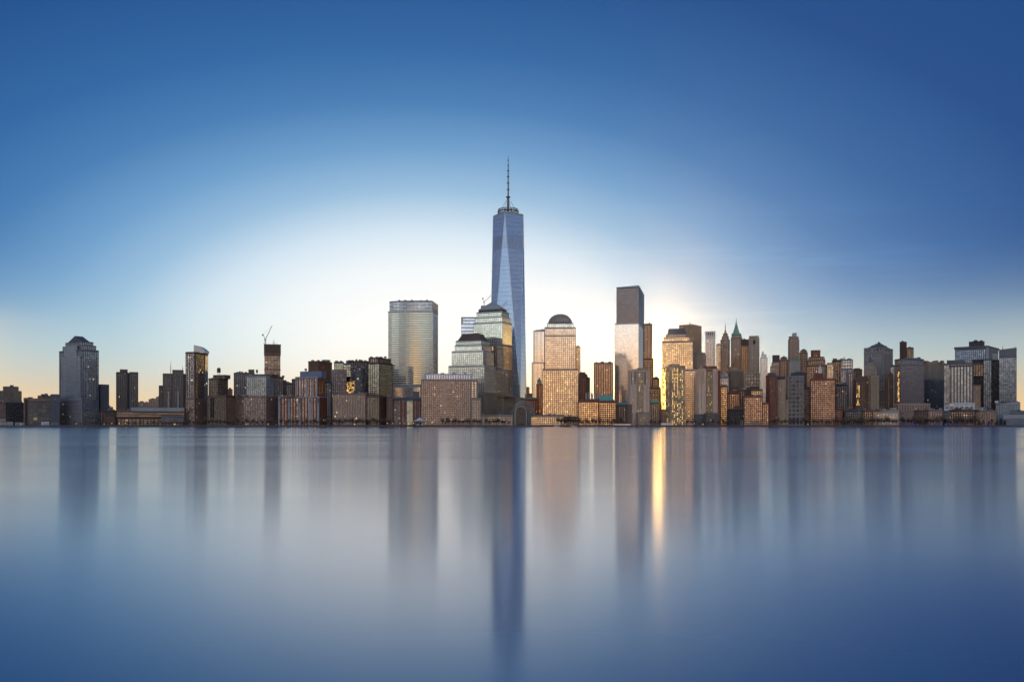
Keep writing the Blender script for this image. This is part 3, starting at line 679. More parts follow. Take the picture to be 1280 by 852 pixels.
b.tier('upper_storeys', 661.5, 0, 705, 519.2, None, S('granite', 'gold', 3.8, 4, 1.4, 1.2), d=24); b.tier('right_wing', 705, 0, 722.4, 520.5, None, S('brown', 'ember', 3.8, 4, 1.6, 1.2), dy=3, d=20); b.units(664, 703, 519.2, 6)
b = B('brick_block', 'brown stepped block with sunlit right edge, right of the domed tower', O, 1660, 12)
b.tier('lower_shaft', 723.6, 733, 737.2, 470.5, None, S('brown', 'ember', 4.4, 4, 2.2, 1.8)); b.tier('upper_shaft', 724, 729.5, 734, 466.2, 470.5, S('brown', 'ember', 4.4, 4, 2.2, 1.8), dy=4); b.units(725, 733, 466.2, 2)
b = B('office_tower', 'dark reddish-brown slab with vertical ribs between domed tower and split-level glass tower', 'skyscraper', 1920)
b.tier('tower_shaft', 742.5, 0, 766, 453.4, None, ribs('bronze', 'ember', 6.0, 2.0)); b.units(744, 765, 453.4, 3)
b = B('plant_deck', 'cluster of pale stacks and steel frames on a low roof right of the domed tower', 'rooftop plant', 1640)
b.tier('deck', 731, 0, 757, 499, None, S('brown', 'dark', 5, 5, 2, 2))
for u, v in ((733, 491), (736.5, 490), (740, 491.5), (743.5, 492), (747, 490.5), (750.4, 492)): b.solid('vent_stack', u-1.2, u+1.2, v, 499, 'pale', dy=5, d=4)
for i in range(7):
    u = 732+i*3.8; b.mast(u, 483.5+random.random()*2, 499, .7, 10, 'steel_frame', 'olive')
b = B('brick_block', 'low red-brown block with gold-glinting windows at the right foot of the domed tower', O, 1500)
b.tier('main_block', 722.8, 0, 748.2, 500.8, None, S('red', 'gold', 4.0, 3.8, 1.3, 1.4)); b.units(724, 747, 500.8, 4)  # gold panes glow to paint in sun glints
b = B('brick_block', 'low red-brown block with green copper hipped roof', O, 1495)
p = b.tier('main_block', 748.4, 0, 770.2, 501.3, None, S('red', 'gold', 4.2, 4.4, 2.0, 1.8), d=30); q = b.plan(748.6, 0, 768, 1, 26); b.cap('hipped_roof', q, 500.6, 493.6, 'copper', .62, .5, dy=1)
b = B('office_block', 'plain dark block with low green roof left of the first pale riverside tower', O, 1510)
b.tier('main_block', 770.3, 0, 785, 506, None, S('taupe', 'dark', 4.2, 5, 3, 2.4)); q = b.plan(770.5, 0, 784.6, 1, 24); b.cap('roof_slope', q, 506, 502.6, 'copper', .85, .5, dy=1)
b = B('office_tower', 'tall split-level mirror-glass tower, dark above and white-pink below', 'skyscraper', 1960, -3)
b.th = 14
p = b.tier('upper_shaft', 770.6, 798.6, 805.2, 358.6, 403.8, S('slate', 'mirror', 5, 6, .3, .5, .15, .15)); b.tier('lower_shaft', 768.3, 798.3, 805.2, 403.8, None, S('white', 'pale', 5, 5, .2, .35, .12, .12), dy=-1)
bm = bmesh.new(); q = offset(p, .2); zz = b.z(358.6)
vs = [bm.verts.new((x, y, zz)) for x, y in q]+[bm.verts.new((x, y, zz+h)) for (x, y), h in zip(q, (4, .8, .5, 1.0))]
for f in ((0, 1, 5, 4), (1, 2, 6, 5), (2, 3, 7, 6), (3, 0, 4, 7), (4, 5, 6, 7), (3, 2, 1, 0)): bm.faces.new([vs[i] for i in f])
mesh_obj('sloped_parapet', bm, wall('steel', .4, .5), b.root)
b = B('office_tower', 'slim brown slab standing directly right of the split-level mirror-glass tower', 'skyscraper', 1900)
b.tier('upper_shaft', 804, 0, 815, 405, 448, ribs('bronze', 'ember', 4, 1.8)); b.tier('lower_shaft', 804, 0, 817, 448, None, S('brown', 'ember', 4.4, 4, 1.8, 1.6), dy=-2); b.units(806, 814, 405, 2)
b = B('office_block', 'brown stepped block low in the bright sun gap', O, 1780)
b.tier('lower_block', 812, 0, 826, 484, None, S('brown', 'warm', 4.4, 4, 2, 1.8)); b.tier('upper_block', 815.5, 0, 824.4, 472.5, 484, S('brown', 'warm', 4.4, 4, 2, 1.8), dy=5, d=20); q = b.plan(816.5, 0, 823.4, 8, 16); b.cap('roof_dome', q, 472.5, 470, 'brown', .5, dy=8)
b = B('office_block', 'low dark block with green hipped roof beneath the bright sun gap', L, 1500)
b.tier('main_block', 812.2, 0, 824.5, 503, None, S('taupe', 'dark', 4.2, 4, 2, 1.8)); q = b.plan(812.4, 0, 824.3, 1, 20); b.cap('hipped_roof', q, 503, 498.8, 'copper', .6, .4, dy=1); b.solid('chimney', 825.5, 828, 503, None, 'orange', dy=4, d=5)
def resid(label, ul, uc, ur, vt, Y, glassname, front='beige', piers=(), th=-16, vbase=None, wins='beige'):
    b = B('apartment_tower', label, A, Y, th)
    p = b.tier('tower_shaft', ul, uc, ur, vt, None, S(front, wins, 3.8, 3.8, 2.0, 1.5, .4, .3))
    for f0, f1 in piers: bay(b, 'blank_pier', f0, f1, b.z(vt-.6), GZ+10, S(front, 'beige', 60, 30, 30, 58, .1, .12), .9, p, 0)
    return b, p
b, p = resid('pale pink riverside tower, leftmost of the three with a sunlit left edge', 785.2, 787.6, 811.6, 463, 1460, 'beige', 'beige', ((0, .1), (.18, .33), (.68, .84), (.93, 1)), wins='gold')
bay(b, 'window_bay', .36, .64, b.z(464), b.z(524), S('tan', 'gold', 3.8, 3.0, .6, 1.2, .3, .2), 1.4, p, 0)
b.solid('penthouse', 794, 807.6, 461, 463, 'tan', dy=6); b.solid('annex', 797, 813.2, 515, None, 'pink', dy=-9, d=7); b.tier('annex_storeys', 797.4, 797.6, 812.8, 516, None, S('pink', 'gold', 4, 4, 1.6, 1.4), dy=-9.6, d=6)
b.solid('penthouse', 799, 804.5, 459.6, 461, 'tan', dy=9, d=8); b.solid('wing_wall', 785, 790, 505, None, 'taupe', dy=-3, d=2)
b, p = resid('riverside tower with blazing gold window columns in front of the truncated-roof tower', 832.2, 837.8, 855.8, 457.6, 1462, 'bright', 'tan', ((0, .05), (.31, .35), (.63, .67), (.95, 1)), -17, wins='bright')  # window columns glow as painted sun reflection
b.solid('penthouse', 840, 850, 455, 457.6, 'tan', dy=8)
b.tier('painted_glint_corner', 828.3, 828.4, 832.1, 460, 511, S('ochre', 'painted_blaze', 4, 2.4, .3, .9, .2, .2), dy=20, d=5); b.solid('corner_base', 828.2, 832, 511, None, 'tan', dy=20, d=5); b.solid('corner_stair', 832, 836.5, 460, 464, 'ochre', dy=6, d=6)  # corner panes emit to paint in the reflected sun
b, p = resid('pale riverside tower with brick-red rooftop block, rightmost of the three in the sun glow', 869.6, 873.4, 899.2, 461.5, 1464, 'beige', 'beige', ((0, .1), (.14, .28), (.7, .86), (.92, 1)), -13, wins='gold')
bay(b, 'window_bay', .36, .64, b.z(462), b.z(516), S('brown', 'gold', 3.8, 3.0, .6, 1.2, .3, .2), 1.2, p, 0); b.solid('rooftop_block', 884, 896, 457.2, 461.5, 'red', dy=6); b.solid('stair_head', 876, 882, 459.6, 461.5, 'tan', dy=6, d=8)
b.solid('red_edge', 899.2, 900.6, 463, None, 'red', dy=2, d=10); b.tier('annex', 883, 883.2, 898.6, 516.4, None, S('taupe', 'dark', 4, 4, 1.8, 1.6), dy=-9, d=8); b.tier('low_wing', 868.6, 868.8, 882.8, 518, None, S('slate', 'warm', 4, 5, 2, 1.6), dy=-4, d=4)
b = B('office_tower', 'broad granite tower with dark truncated pyramid roof behind the gold-windowed tower', 'skyscraper', 1575)
sg = S('granite', 'gold', 4.5, 4.2, 1.1, 1.4)
b.tier('lower_shaft', 827.4, 0, 870.2, 461.5, None, S('granite', 'beige', 4.5, 4.4, 1.9, 1.8), d=44); b.tier('middle_shaft', 827.7, 0, 866.2, 426, 461.5, sg, dy=2, d=40); b.tier('upper_shaft', 829.8, 0, 861.5, 421, 426, sg, dy=5, d=35); b.tier('crown', 832.6, 0, 858.8, 417.6, 421, S('stone', 'beige', 4, 6, 3, 2), dy=7, d=32)
q = b.plan(834, 0, 858.4, 9, 28); b.cap('pyramid_roof', q, 417.6, 409.8, 'slate', .84, .6, dy=9)
b = B('office_tower', 'plain beige slab with small rooftop dish behind the truncated-roof tower', 'skyscraper', 2120, 35)
b.tier('tower_shaft', 849, 865.6, 876.8, 405.4, None, S('tan', 'beige', 5, 5, 2.6, 2.4)); b.mast(862.4, 401.5, 405.4, 1.0, 20, 'rooftop_dish', 'pale')
b = B('stone_tower', 'weathered stone office tower with rounded top left behind the third pale riverside tower', O, 1760, -20)
b.tier('tower_shaft', 866, 871.5, 882.4, 443.5, None, S('stone', 'warm', 4.5, 4, 2.2, 2)); p = b.tier('crown', 867.5, 872.4, 881.4, 440.8, 443.5, S('stone', 'dark', 4, 4, 2.6, 2), dy=4); b.solid('pediment', 871, 878, 439.6, 440.8, 'stone', dy=8); b.solid('lantern', 873.2, 875.2, 437.6, 440, 'stone', dy=10, d=3)
b = B('office_tower', 'white gridded tower with a row of dark openings at its top', 'skyscraper', 2220)
b.tier('tower_shaft', 882, 0, 894, 421.5, None, S('white', 'grey', 5, 4.6, 2.2, 2.0)); b.tier('crown', 881.8, 0, 894.2, 414.2, 421.5, S('white', 'black', 16, 5.4, 2.2, 5.5), dy=-1, d=30)
b = B('office_tower', 'thin pale yellow slab between white gridded tower and brown spired tower', 'skyscraper', 2320)
b.tier('tower_shaft', 895.6, 0, 901.6, 430.4, None, S('pale', 'gold', 5, 4.4, 1.8, 2)); b.solid('penthouse', 897, 900, 429, 430.4, 'pale', dy=6)
b = B('art_deco_tower', 'slim brown stepped tower with needle spire left of the green-roofed tower', 'skyscraper', 2160)
sb = S('brown', 'dark', 5, 3.6, 2.0, .9, .6, .2)
b.tier('tower_shaft', 901, 0, 912, 424.5, None, sb); b.tier('setback', 902.6, 0, 910.6, 420.5, 424.5, sb, dy=5, d=18); b.tier('setback', 904, 0, 909.3, 417, 420.5, sb, dy=8, d=11)
q = b.plan(904.8, 0, 908.6, 10, 7); b.cap('crown', q, 417, 412, 'tan', .35, dy=10); b.mast(906.7, 402, 412.6, .8, 13, 'needle_spire'); b.solid('arched_window', 904.4, 908.8, 429.5, 434.5, 'stone', dy=-1, d=1)
b = B('art_deco_tower', 'brown brick tower with steep green copper pyramid roof and lantern', 'skyscraper', 2260)
b.tier('tower_shaft', 913.8, 0, 927.6, 422, None, S('taupe', 'dark', 5, 4.2, 2.2, 1.2, .6, .2)); b.tier('corner_stage', 914.6, 0, 926.8, 418.6, 422, S('taupe', 'dark', 6, 5, 2.4, 2), dy=3, d=26)
q = b.plan(915.2, 0, 925.4, 5, 22); c0 = centroid(q)
bm = bmesh.new()
for (k0, v0), (k1, v1) in zip(((1, 418.6), (.72, 414), (.46, 409.5), (.3, 406)), ((.72, 414), (.46, 409.5), (.3, 406), (.2, 403.6))): loft(bm, scaled(q, k0), b.z(v0, 5), scaled(q, k1), b.z(v1, 5))
mesh_obj('copper_roof', bm, wall('copper'), b.root); b.cap('lantern', scaled(q, .17), 403.8, 400.6, 'copper', .6, dy=5); b.mast(920.3, 396.5, 401.2, .7, 16, 'finial', 'copper')
for u in (915.3, 925.3): b.solid('corner_turret', u-.8, u+.8, 416.4, 418.6, 'taupe', dy=5, d=3)
b = B('office_tower', 'orange-brown slab with dark top between green-roofed tower and grey stone tower', 'skyscraper', 2080)
b.tier('tower_shaft', 926.5, 0, 936.5, 432, None, S('orange', 'ember', 4.6, 5, 2.6, 1.8)); b.tier('dark_top', 926.6, 0, 936.4, 424.2, 432, S('black', 'black', 5, 5, 3, 2)); b.units(929, 935, 424.2, 1)
b = B('stone_tower', 'grey stone tower with colonnaded lower block, right of the orange-brown slab', 'skyscraper', 1960)
b.tier('tower_shaft', 936, 0, 949, 422.5, 467, S('stone', 'dark', 4.6, 4, 2.2, 2)); b.tier('crown', 936.6, 0, 948.4, 420, 422.5, S('stone', 'dark', 4, 3, 1.6, 2), dy=2); b.solid('loggia', 941.4, 944, 425, 429.6, 'black', dy=-1, d=2)
b.tier('lower_block', 931, 0, 949.6, 467, None, S('stone', 'dark', 8, 6, 2.8, 3), dy=-4); b.cap('copper_ledge', offset(b.plan(931, 0, 949.6, -4), .8), 467.8, 466.4, 'copper')
b = B('art_deco_tower', 'slim white-blue tower with stepped pinnacle top', 'skyscraper', 1900)
sw = S('white', 'blue', 5, 3.2, 1.5, .8, .6, .15)
b.tier('tower_shaft', 950.4, 0, 959, 446.5, None, sw); b.tier('setback', 951.6, 0, 957.6, 443.2, 446.5, sw, dy=4, d=16); b.solid('pinnacle', 952.2, 955, 439.6, 443.2, 'white', dy=7, d=5, top=.6); b.mast(953.5, 437.5, 440, .4, 10)
b = B('stone_tower', 'ornate stone building with an orange pyramid top below the green-roofed tower', O, 1660, -25)
b.tier('body', 908.5, 914, 929.5, 464, None, S('taupe', 'warm', 4.8, 4, 2.2, 1.8)); b.tier('attic', 910, 914.6, 928, 458.6, 464, S('stone', 'dark', 4, 4, 2, 1.6), dy=4); q = b.plan(914.6, 917.5, 924.2, 9); b.cap('pyramid_top', q, 458.6, 445.4, 'orange', .05, dy=9)
for u in (911.6, 927): b.solid('corner_turret', u-1, u+1, 456.4, 458.6, 'stone', dy=6, d=4)
b = B('office_block', 'small blue-grey block right of the third pale riverside tower', O, 1600)
b.tier('tower_shaft', 899.6, 0, 911, 471, None, S('blue', 'grey', 4.2, 4, 1.4, 1.6)); b.solid('penthouse', 901, 905, 468.5, 471, 'steel', dy=5); b.solid('penthouse', 906.5, 909.5, 466.5, 471, 'pale', dy=8)
b = B('brick_block', 'reddish brick block with a patch of gold windows behind the low black block', A, 1500)
b.tier('left_wing', 900.5, 0, 909.5, 481.5, None, S('brown', 'gold', 4.2, 3.8, 1.6, 1.6)); b.tier('right_wing', 909.5, 0, 925, 490.5, None, S('red', 'warm', 4.2, 4.2, 2.0, 1.8), dy=3); b.tier('gable_block', 914, 0, 923, 484, 490.5, S('brown', 'dark', 4, 4, 2, 2), dy=12, d=12); b.units(910, 924, 490.5, 3)
b = B('brick_block', 'brown ornate mid-rise between the stone pyramid top and the red riverside block', O, 1560)
b.tier('tower_shaft', 923, 0, 933, 487, None, S('brown', 'dark', 4.2, 4, 2, 2)); b.solid('cupola', 926, 929, 484, 487, 'grey', dy=6, d=6)
b = B('office_block', 'low black block at the riverside below the ornate stone building', L, 1462)
b.tier('main_block', 909.6, 0, 928.4, 511.8, None, S('black', 'black', 4.2, 5, 2.6, 2.2)); b.tier('upper_block', 918.6, 0, 926, 507.4, 511.8, S('darkbrick', 'black', 4.2, 4, 2, 2), dy=4, d=16)
b = B('brick_block', 'red brick riverside block with dark stepped penthouses above a pale pergola', A, 1470)
b.tier('front_wing', 930.2, 0, 953, 494.8, None, S('red', 'brick', 4.2, 3.9, 1.2, 1.3)); b.tier('upper_wing', 938.6, 0, 952.8, 486.6, 494.8, S('brown', 'olive', 4, 4, 1.4, 1.6), dy=7, d=22); b.solid('penthouse', 933, 939, 484.6, 494, 'darkbrick', dy=9, d=16); b.solid('penthouse', 938, 949, 482.8, 486.6, 'darkbrick', dy=14, d=12)
b.tier('right_wing', 953, 0, 961, 503.4, None, S('red', 'brick', 4.2, 3.9, 1.4, 1.3), dy=2); b.units(934, 952, 494.8, 2)
b = B('apartment_tower', 'slim red brick riverside tower with dark left face', A, 1476, -24)
b.tier('tower_shaft', 957.6, 962, 971.6, 469.2, None, S('red', 'brick', 4.2, 3.9, 1.4, 1.3)); b.solid('roof_frame', 963.5, 969, 465.6, 469.2, 'slate', dy=8, d=8); b.units(960, 970, 469.2, 2)
b = B('apartment_tower', 'tan brick tower with dark cornice directly right of the slim red brick tower', A, 1490)
b.tier('tower_shaft', 971.7, 0, 981.4, 473.4, None, S('tan', 'dark', 4.2, 4, 2.2, 1.8)); b.solid('cornice', 971.3, 981.8, 470.4, 473.4, 'dark', dy=-1, d=20); b.tier('side_wing', 981.4, 0, 985, 500, None, S('tan', 'dark', 4.2, 4, 2.2, 1.8), dy=3)
b = B('office_tower', 'mauve setback building with dark boxy top behind the slim red brick tower', O, 1920)
b.tier('tower_shaft', 963, 0, 976, 457.5, None, S('pink', 'warm', 4.6, 4.4, 2.4, 2)); b.tier('setback', 964.6, 0, 975.4, 453, 457.5, S('pink', 'warm', 4.6, 4.4, 2.4, 2), dy=4); b.tier('dark_top', 965.7, 0, 974.3, 444, 453, S('dark', 'black', 4.6, 4.4, 3, 2.6), dy=8, d=18)
b = B('brick_tower', 'brown gabled tower between the mauve setback building and orange-edged stone tower', O, 1820)
b.tier('tower_shaft', 974.3, 0, 985, 449.5, None, S('brown', 'warm', 4.6, 4.2, 2.4, 2.2)); b.tier('setback', 975.8, 0, 983.6, 446.8, 449.5, S('brown', 'dark', 4.6, 4.2, 2.4, 2.2), dy=4, d=18); q = b.plan(976.8, 0, 982.6, 6, 12); b.cap('hipped_roof', q, 446.8, 444.6, 'brown', .4, dy=6)
b = B('stone_tower', 'tall pink stone tower with orange sunlit left edge and rooftop cabin', 'skyscraper', 2020, -20)
sp_ = S('pink', 'dark', 4.8, 4.0, 2.2, 1.8)
b.tier('upper_shaft', 985.2, 988, 999, 424.4, 450.8, sp_); b.tier('crown', 986.2, 988.6, 998.2, 420.6, 424.4, S('stone', 'dark', 5, 4, 2.4, 2), dy=4); b.solid('rooftop_cabin', 992.2, 995.8, 416, 420.6, 'pale', dy=10, d=6); b.mast(994.8, 414.6, 416.4, .4, 12)
b.tier('lower_shaft', 984.8, 987.8, 1000, 450.8, None, S('pale', 'dark', 4.8, 4.0, 2.2, 1.8), dy=-3); b.cap('copper_ledge', offset(b.plan(984.8, 987.8, 1000, -3), .9), 452.6, 450.4, 'copper')
b = B('brick_tower', 'brown round-shouldered tower right of the orange-edged stone tower', O, 2110)
b.tier('tower_shaft', 999.6, 0, 1009.4, 440.5, None, S('brown', 'dark', 4.8, 4, 2.4, 2)); b.tier('setback', 1000.6, 0, 1008.4, 437.8, 440.5, S('brown', 'dark', 4.8, 4, 2.4, 2), dy=4, d=18); q = b.plan(1001.8, 0, 1007.4, 6, 12); b.cap('hipped_roof', q, 437.8, 435.8, 'brown', .6, dy=6)
b = B('brick_tower', 'massive brown setback tower with reddish boxy top behind the gridded red block', O, 1720)
sb = S('brown', 'warm', 4.6, 4.2, 2.0, 1.8)
b.tier('lower_shaft', 1007.8, 0, 1033.4, 456, None, sb); b.tier('middle_stage', 1009, 0, 1031.4, 449.5, 456, sb, dy=4); b.tier('upper_stage', 1011, 0, 1030.2, 446, 449.5, sb, dy=8, d=26); b.tier('top_block', 1013.8, 0, 1025.2, 437.8, 446, S('red', 'dark', 5, 5, 4, 3), dy=12, d=18)
for u in (1009.6, 1030.2): b.solid('corner_turret', u-1, u+1, 447.6, 450, 'pink', dy=7, d=4)
b = B('office_block', 'grey block with white window grid and dark roof house', A, 1486)
b.tier('main_block', 984.8, 0, 1004.6, 469.6, None, S('grey', 'black', 7.2, 6.6, 1.7, 2.2, .5, .3)); b.solid('roof_house', 988.5, 1003, 465.4, 469.6, 'dark', dy=6); b.solid('roof_house', 994, 1000, 463.8, 465.6, 'slate', dy=9, d=8)
b = B('office_block', 'dark sliver block between the white-gridded grey block and the gridded red block', O, 1540)
b.tier('main_block', 1004, 0, 1013.5, 484, None, S('taupe', 'dark', 4.2, 4, 2, 1.8)); b.tier('left_wing', 1003.6, 0, 1007, 466, None, S('dark', 'black', 4.2, 4, 2, 1.8), dy=8, d=16)
b = B('apartment_tower', 'broad red brick gridded riverside block with a small white cupola', A, 1478)
b.tier('main_block', 1013.2, 0, 1044, 473.4, None, S('red', 'brick', 4.2, 4.1, 1.4, 1.4)); b.tier('annex', 1044, 0, 1053.4, 511.4, None, S('red', 'dark', 4.2, 4.1, 2, 1.6), dy=2); b.tier('roof_house', 1017.6, 0, 1028.2, 466.8, 473.4, S('red', 'dark', 6, 9, 6, 4.5), dy=7, d=14)
b.solid('cupola_base', 1023, 1027.4, 462, 466.8, 'white', dy=9, d=5); q = b.plan(1023.4, 0, 1027, 9.6, 4); b.cap('cupola', q, 462, 456, 'white', .15, dy=9.6); b.units(1030, 1043, 473.4, 3)
b = B('office_tower', 'narrow pale-banded tower with gold mid windows behind the gridded red block', O, 1640)
b.tier('left_wing', 1033.8, 0, 1042, 453.6, None, S('grey', 'gold', 4.5, 4, 1, 1.4)); b.tier('right_wing', 1040.4, 0, 1051.6, 450.2, None, S('darkbrick', 'ember', 4.5, 4, 1.6, 1.6), dy=-4); b.solid('penthouse', 1041, 1046.4, 447.8, 450.2, 'darkbrick', dy=6)
b = B('office_tower', 'wide banded glass office slab with rooftop ball, behind the narrow grey slab', O, 1840)
b.tier('tower_shaft', 1047, 0, 1065.8, 449.4, None, S('slate', 'steelblue', 6.5, 5, 1.0, 1.8)); b.mast(1055.2, 445.3, 449.4, 1.1, 12, 'rooftop_ball', 'tan'); b.units(1049, 1064, 449.4, 2)
b = B('office_tower', 'narrow plain mauve-grey slab left of the tower with gold window columns', O, 1580)
b.tier('tower_shaft', 1058.8, 0, 1068, 465.4, None, S('mauve', 'grey', 4.2, 4, 2.6, 1.6)); b.tier('upper_stage', 1057.6, 0, 1066.6, 461.4, 465.4, S('grey', 'grey', 4.2, 4, 2.2, 1.6), dy=6, d=18); b.tier('left_wing', 1050.8, 0, 1058.8, 461, None, S('grey', 'grey', 4.2, 4, 2.2, 1.6), dy=9, d=18)
b = B('office_block', 'dark low tower right of the gridded red block', O, 1500)
b.tier('main_block', 1045, 0, 1059.2, 480.4, None, S('dark', 'dark', 4.2, 4, 1.6, 1.8)); b.units(1046, 1058, 480.4, 3)
b = B('brick_block', 'brown flat-topped block in the gap right of the rooftop-ball office slab', O, 1860)
b.tier('main_block', 1065.4, 0, 1077.6, 461.4, None, S('brown', 'dark', 4.6, 5, 3, 2.6)); b.solid('penthouse', 1067, 1074, 460, 461.4, 'taupe', dy=6); b.units(1068, 1076, 461.4, 2)
b = B('apartment_tower', 'tower with fiery gold window columns on its left side and brown hipped roof', A, 1500, -14)
p = b.tier('tower_shaft', 1067, 1069.4, 1089, 474.2, None, S('brown', 'warm', 4.2, 3.8, 1.4, 1.4)); bay(b, 'painted_glint_bay', .0, .24, b.z(476.5), b.z(507), S('brown', 'bright', 4.2, 2.6, .8, 1.2), 1.2, p, 0)  # emissive panes paint the sun's glint onto this bay
q = b.plan(1069.6, 1071, 1088.4, 3); b.cap('hipped_roof', q, 474.2, 469.8, 'brown', .86, .6, dy=3); b.tier('pale_wing', 1088.8, 1089, 1098.6, 469.6, None, S('tan', 'warm', 4.2, 4, 1.8, 1.8), dy=-1, d=24)
b = B('office_tower', 'big grey striped tower with stepped pyramid top and row of dark openings', 'skyscraper', 1920, 39)
b.tier('tower_shaft', 1080.2, 1104.2, 1115.8, 440.6, None, ribs('grey', 'dark', 5.6, 3.0)); p = b.tier('colonnade', 1080.2, 1104.2, 1115.8, 434, 440.6, S('grey', 'black', 12, 7.5, 4.2, 4.6, .6, .5))
q = b.plan(1084.5, 1103, 1113, 4)
for k, (k0, v0, k1, v1) in enumerate(((1, 434, .9, 432.6), (.82, 432.6, .6, 430), (.46, 430, .3, 428))): b.cap('roof_step', scaled(q, k0), v0, v1, 'slate', k1/k0, dy=4)
b.cap('lantern', scaled(q, .14), 428, 425.6, 'slate', .8, dy=4)
b = B('stone_tower', 'stepped stone tower with dark pyramid tip standing before the big striped tower', O, 1760)
b.tier('tower_shaft', 1080, 0, 1096.4, 462, None, S('stone', 'dark', 4.4, 4, 2.2, 1.8)); b.tier('setback', 1081.6, 0, 1094.6, 456.6, 462, S('stone', 'dark', 4.4, 4, 2.2, 1.8), dy=4, d=18); b.tier('setback', 1084, 0, 1092, 453.2, 456.6, S('stone', 'dark', 4.4, 4, 2.2, 1.8), dy=7, d=12); q = b.plan(1084.6, 0, 1091.4, 8, 10); b.cap('pyramid_roof', q, 453.2, 444.6, 'slate', .08, dy=8)
b = B('office_block', 'dark banded glass block beneath the big striped tower', O, 1530)
b.tier('left_wing', 1098.6, 0, 1106.2, 472.4, None, ribbon('slate', 'black', 4.4, 1.6)); b.tier('right_wing', 1106, 0, 1116, 467.4, None, S('brown', 'dark', 4.4, 5, 3, 2.4), dy=4); b.solid('penthouse', 1099, 1105, 468, 472.4, 'slate', dy=10, d=10); b.units(1107, 1115, 467.4, 2)
b = B('office_tower', 'thin dark mullioned tower left of the big pale-glass block with gold streak', O, 1560)
b.tier('tower_shaft', 1113, 0, 1119.4, 457, None, S('slate', 'steelblue', 4.4, 3.2, .7, 1.0)); b.units(1114, 1118, 457, 1)
b = B('office_tower', 'big pale-glass block with dark top band and a gold streak near its left edge', 'skyscraper', 1500, -12)
p = b.tier('tower_shaft', 1118.4, 1126.4, 1154.8, 455.4, 504, S('mauve', 'blue', 3.8, 4.2, .5, 1.3, .25, .3)); b.tier('dark_top', 1118.6, 1126.6, 1154.6, 448.6, 455.4, S('slate', 'steelblue', 4, 4, .5, 1.4)); bay(b, 'painted_glint_strip', .5, .78, b.z(462), b.z(502), S('mauve', 'bright', 3.8, 2.4, .4, 1.2, .2, .2), .5, p, 3)  # gold streak is a sun reflection painted in by glowing panes
b.tier('podium', 1117.6, 1123, 1162.4, 504, None, S('pink', 'ember', 4.4, 6, 2.4, 1.8), dy=-4); b.units(1130, 1153, 448.6, 4)
b = B('brick_tower', 'dark reddish twin-slab tower rising behind the big pale-glass block', 'skyscraper', 2010)
b.tier('tall_slab', 1124.8, 0, 1133.2, 427.2, None, S('darkbrick', 'black', 5, 9, 7, 4.4)); b.tier('low_slab', 1133.2, 0, 1141.8, 434.4, None, S('darkbrick', 'warm', 5, 4.2, 1.6, 1.6), dy=4); b.units(1134, 1141, 434.4, 1); b.units(1126, 1132, 427.2, 1)
b = B('stone_tower', 'grey stone tower with glowing orange left face right of the big pale-glass block', O, 1620, -28)
b.tier('upper_shaft', 1155, 1161.6, 1180.4, 452.4, 474, S('stone', 'dark', 4.4, 4, 2, 1.8)); b.tier('lower_shaft', 1154.6, 1161.4, 1180.4, 474, None, S('slate', 'dark', 4.4, 4, 1.6, 1.6), dy=-1); b.solid('curved_gable', 1156, 1161, 450.6, 452.4, 'orange', dy=3, d=8); b.units(1163, 1179, 452.4, 3)
b = B('office_tower', 'grey gridded tower with bright vertical window strips and white podium at right', 'skyscraper', 1500)
b.tier('tower_shaft', 1180.8, 0, 1216.4, 456.4, 503.4, S('slate', 'sky', 4.0, 5.6, 2.4, 1.0, .5, .25)); b.tier('left_bay', 1180, 0, 1186.5, 454.6, 503.4, curtain('slate', 'grey'), dy=-1.5, d=6); b.tier('top_storey', 1183, 0, 1216, 454.2, 456.4, S('brown', 'warm', 4, 4, 1.6, 1), dy=2); b.solid('penthouse', 1183.4, 1205.8, 449.6, 454.2, 'slate', dy=7, d=14)
b.tier('podium', 1180.4, 0, 1218, 503.4, None, S('white', 'dark', 6.5, 8, 2, 3.4), dy=-5, d=34); b.units(1206, 1215, 454.2, 2)
b = B('office_tower', 'wide grey tower with overhanging cornice and rooftop block at far right', 'skyscraper', 1780, 41)
b.tier('tower_shaft', 1194, 1234.5, 1247.6, 434.8, None, S('blue', 'steelblue', 4.0, 4.6, 2.0, 1.6)); p = b.plan(1192.6, 1235, 1249.4, -3); b.cap('cornice', p, 434.8, 431.8, 'slate'); b.solid('corner_pier', 1232.6, 1235.4, 434, 449, 'steel', dy=-3.5, d=3)
b.tier('roof_block', 1211.4, 1228.4, 1230.4, 426.4, 431.8, S('dark', 'black', 5, 5, 3, 3), dy=12); b.units(1216, 1230, 426.4, 2, 16)
b = B('office_tower', 'black glass tower complex stepping down left of the slant-topped glass tower', 'skyscraper', 1640)
b.tier('left_block', 1215.5, 0, 1234, 449.4, None, S('black', 'black', 4.4, 5, 1.0, 1.4)); b.tier('teal_shaft', 1229.4, 0, 1239.4, 448.6, None, S('slate', 'steelblue', 4.4, 4.4, .8, 1.2), dy=-8, d=20); b.tier('right_block', 1239.2, 0, 1250.5, 449.8, None, S('dark', 'black', 4.4, 4, .8, 1.2), dy=-6); b.solid('plant_room', 1240.4, 1247, 442, 449.8, 'pale', dy=6, d=10)
b.tier('mirror_bay', 1216.6, 0, 1229.2, 454, 470, S('brown', 'warm', 5, 5.6, 1.6, 1.6), dy=-3, d=4, roof=False)
b = B('office_block', 'small beige gridded block in front of the black glass tower complex', O, 1540)
b.tier('main_block', 1216.7, 0, 1225.4, 481.4, None, S('tan', 'warm', 4.2, 4.6, 2, 1.8)); b.tier('low_wing', 1216.8, 0, 1230, 509, None, S('steel', 'grey', 4, 5, 2, 1.8), dy=-6, d=5)
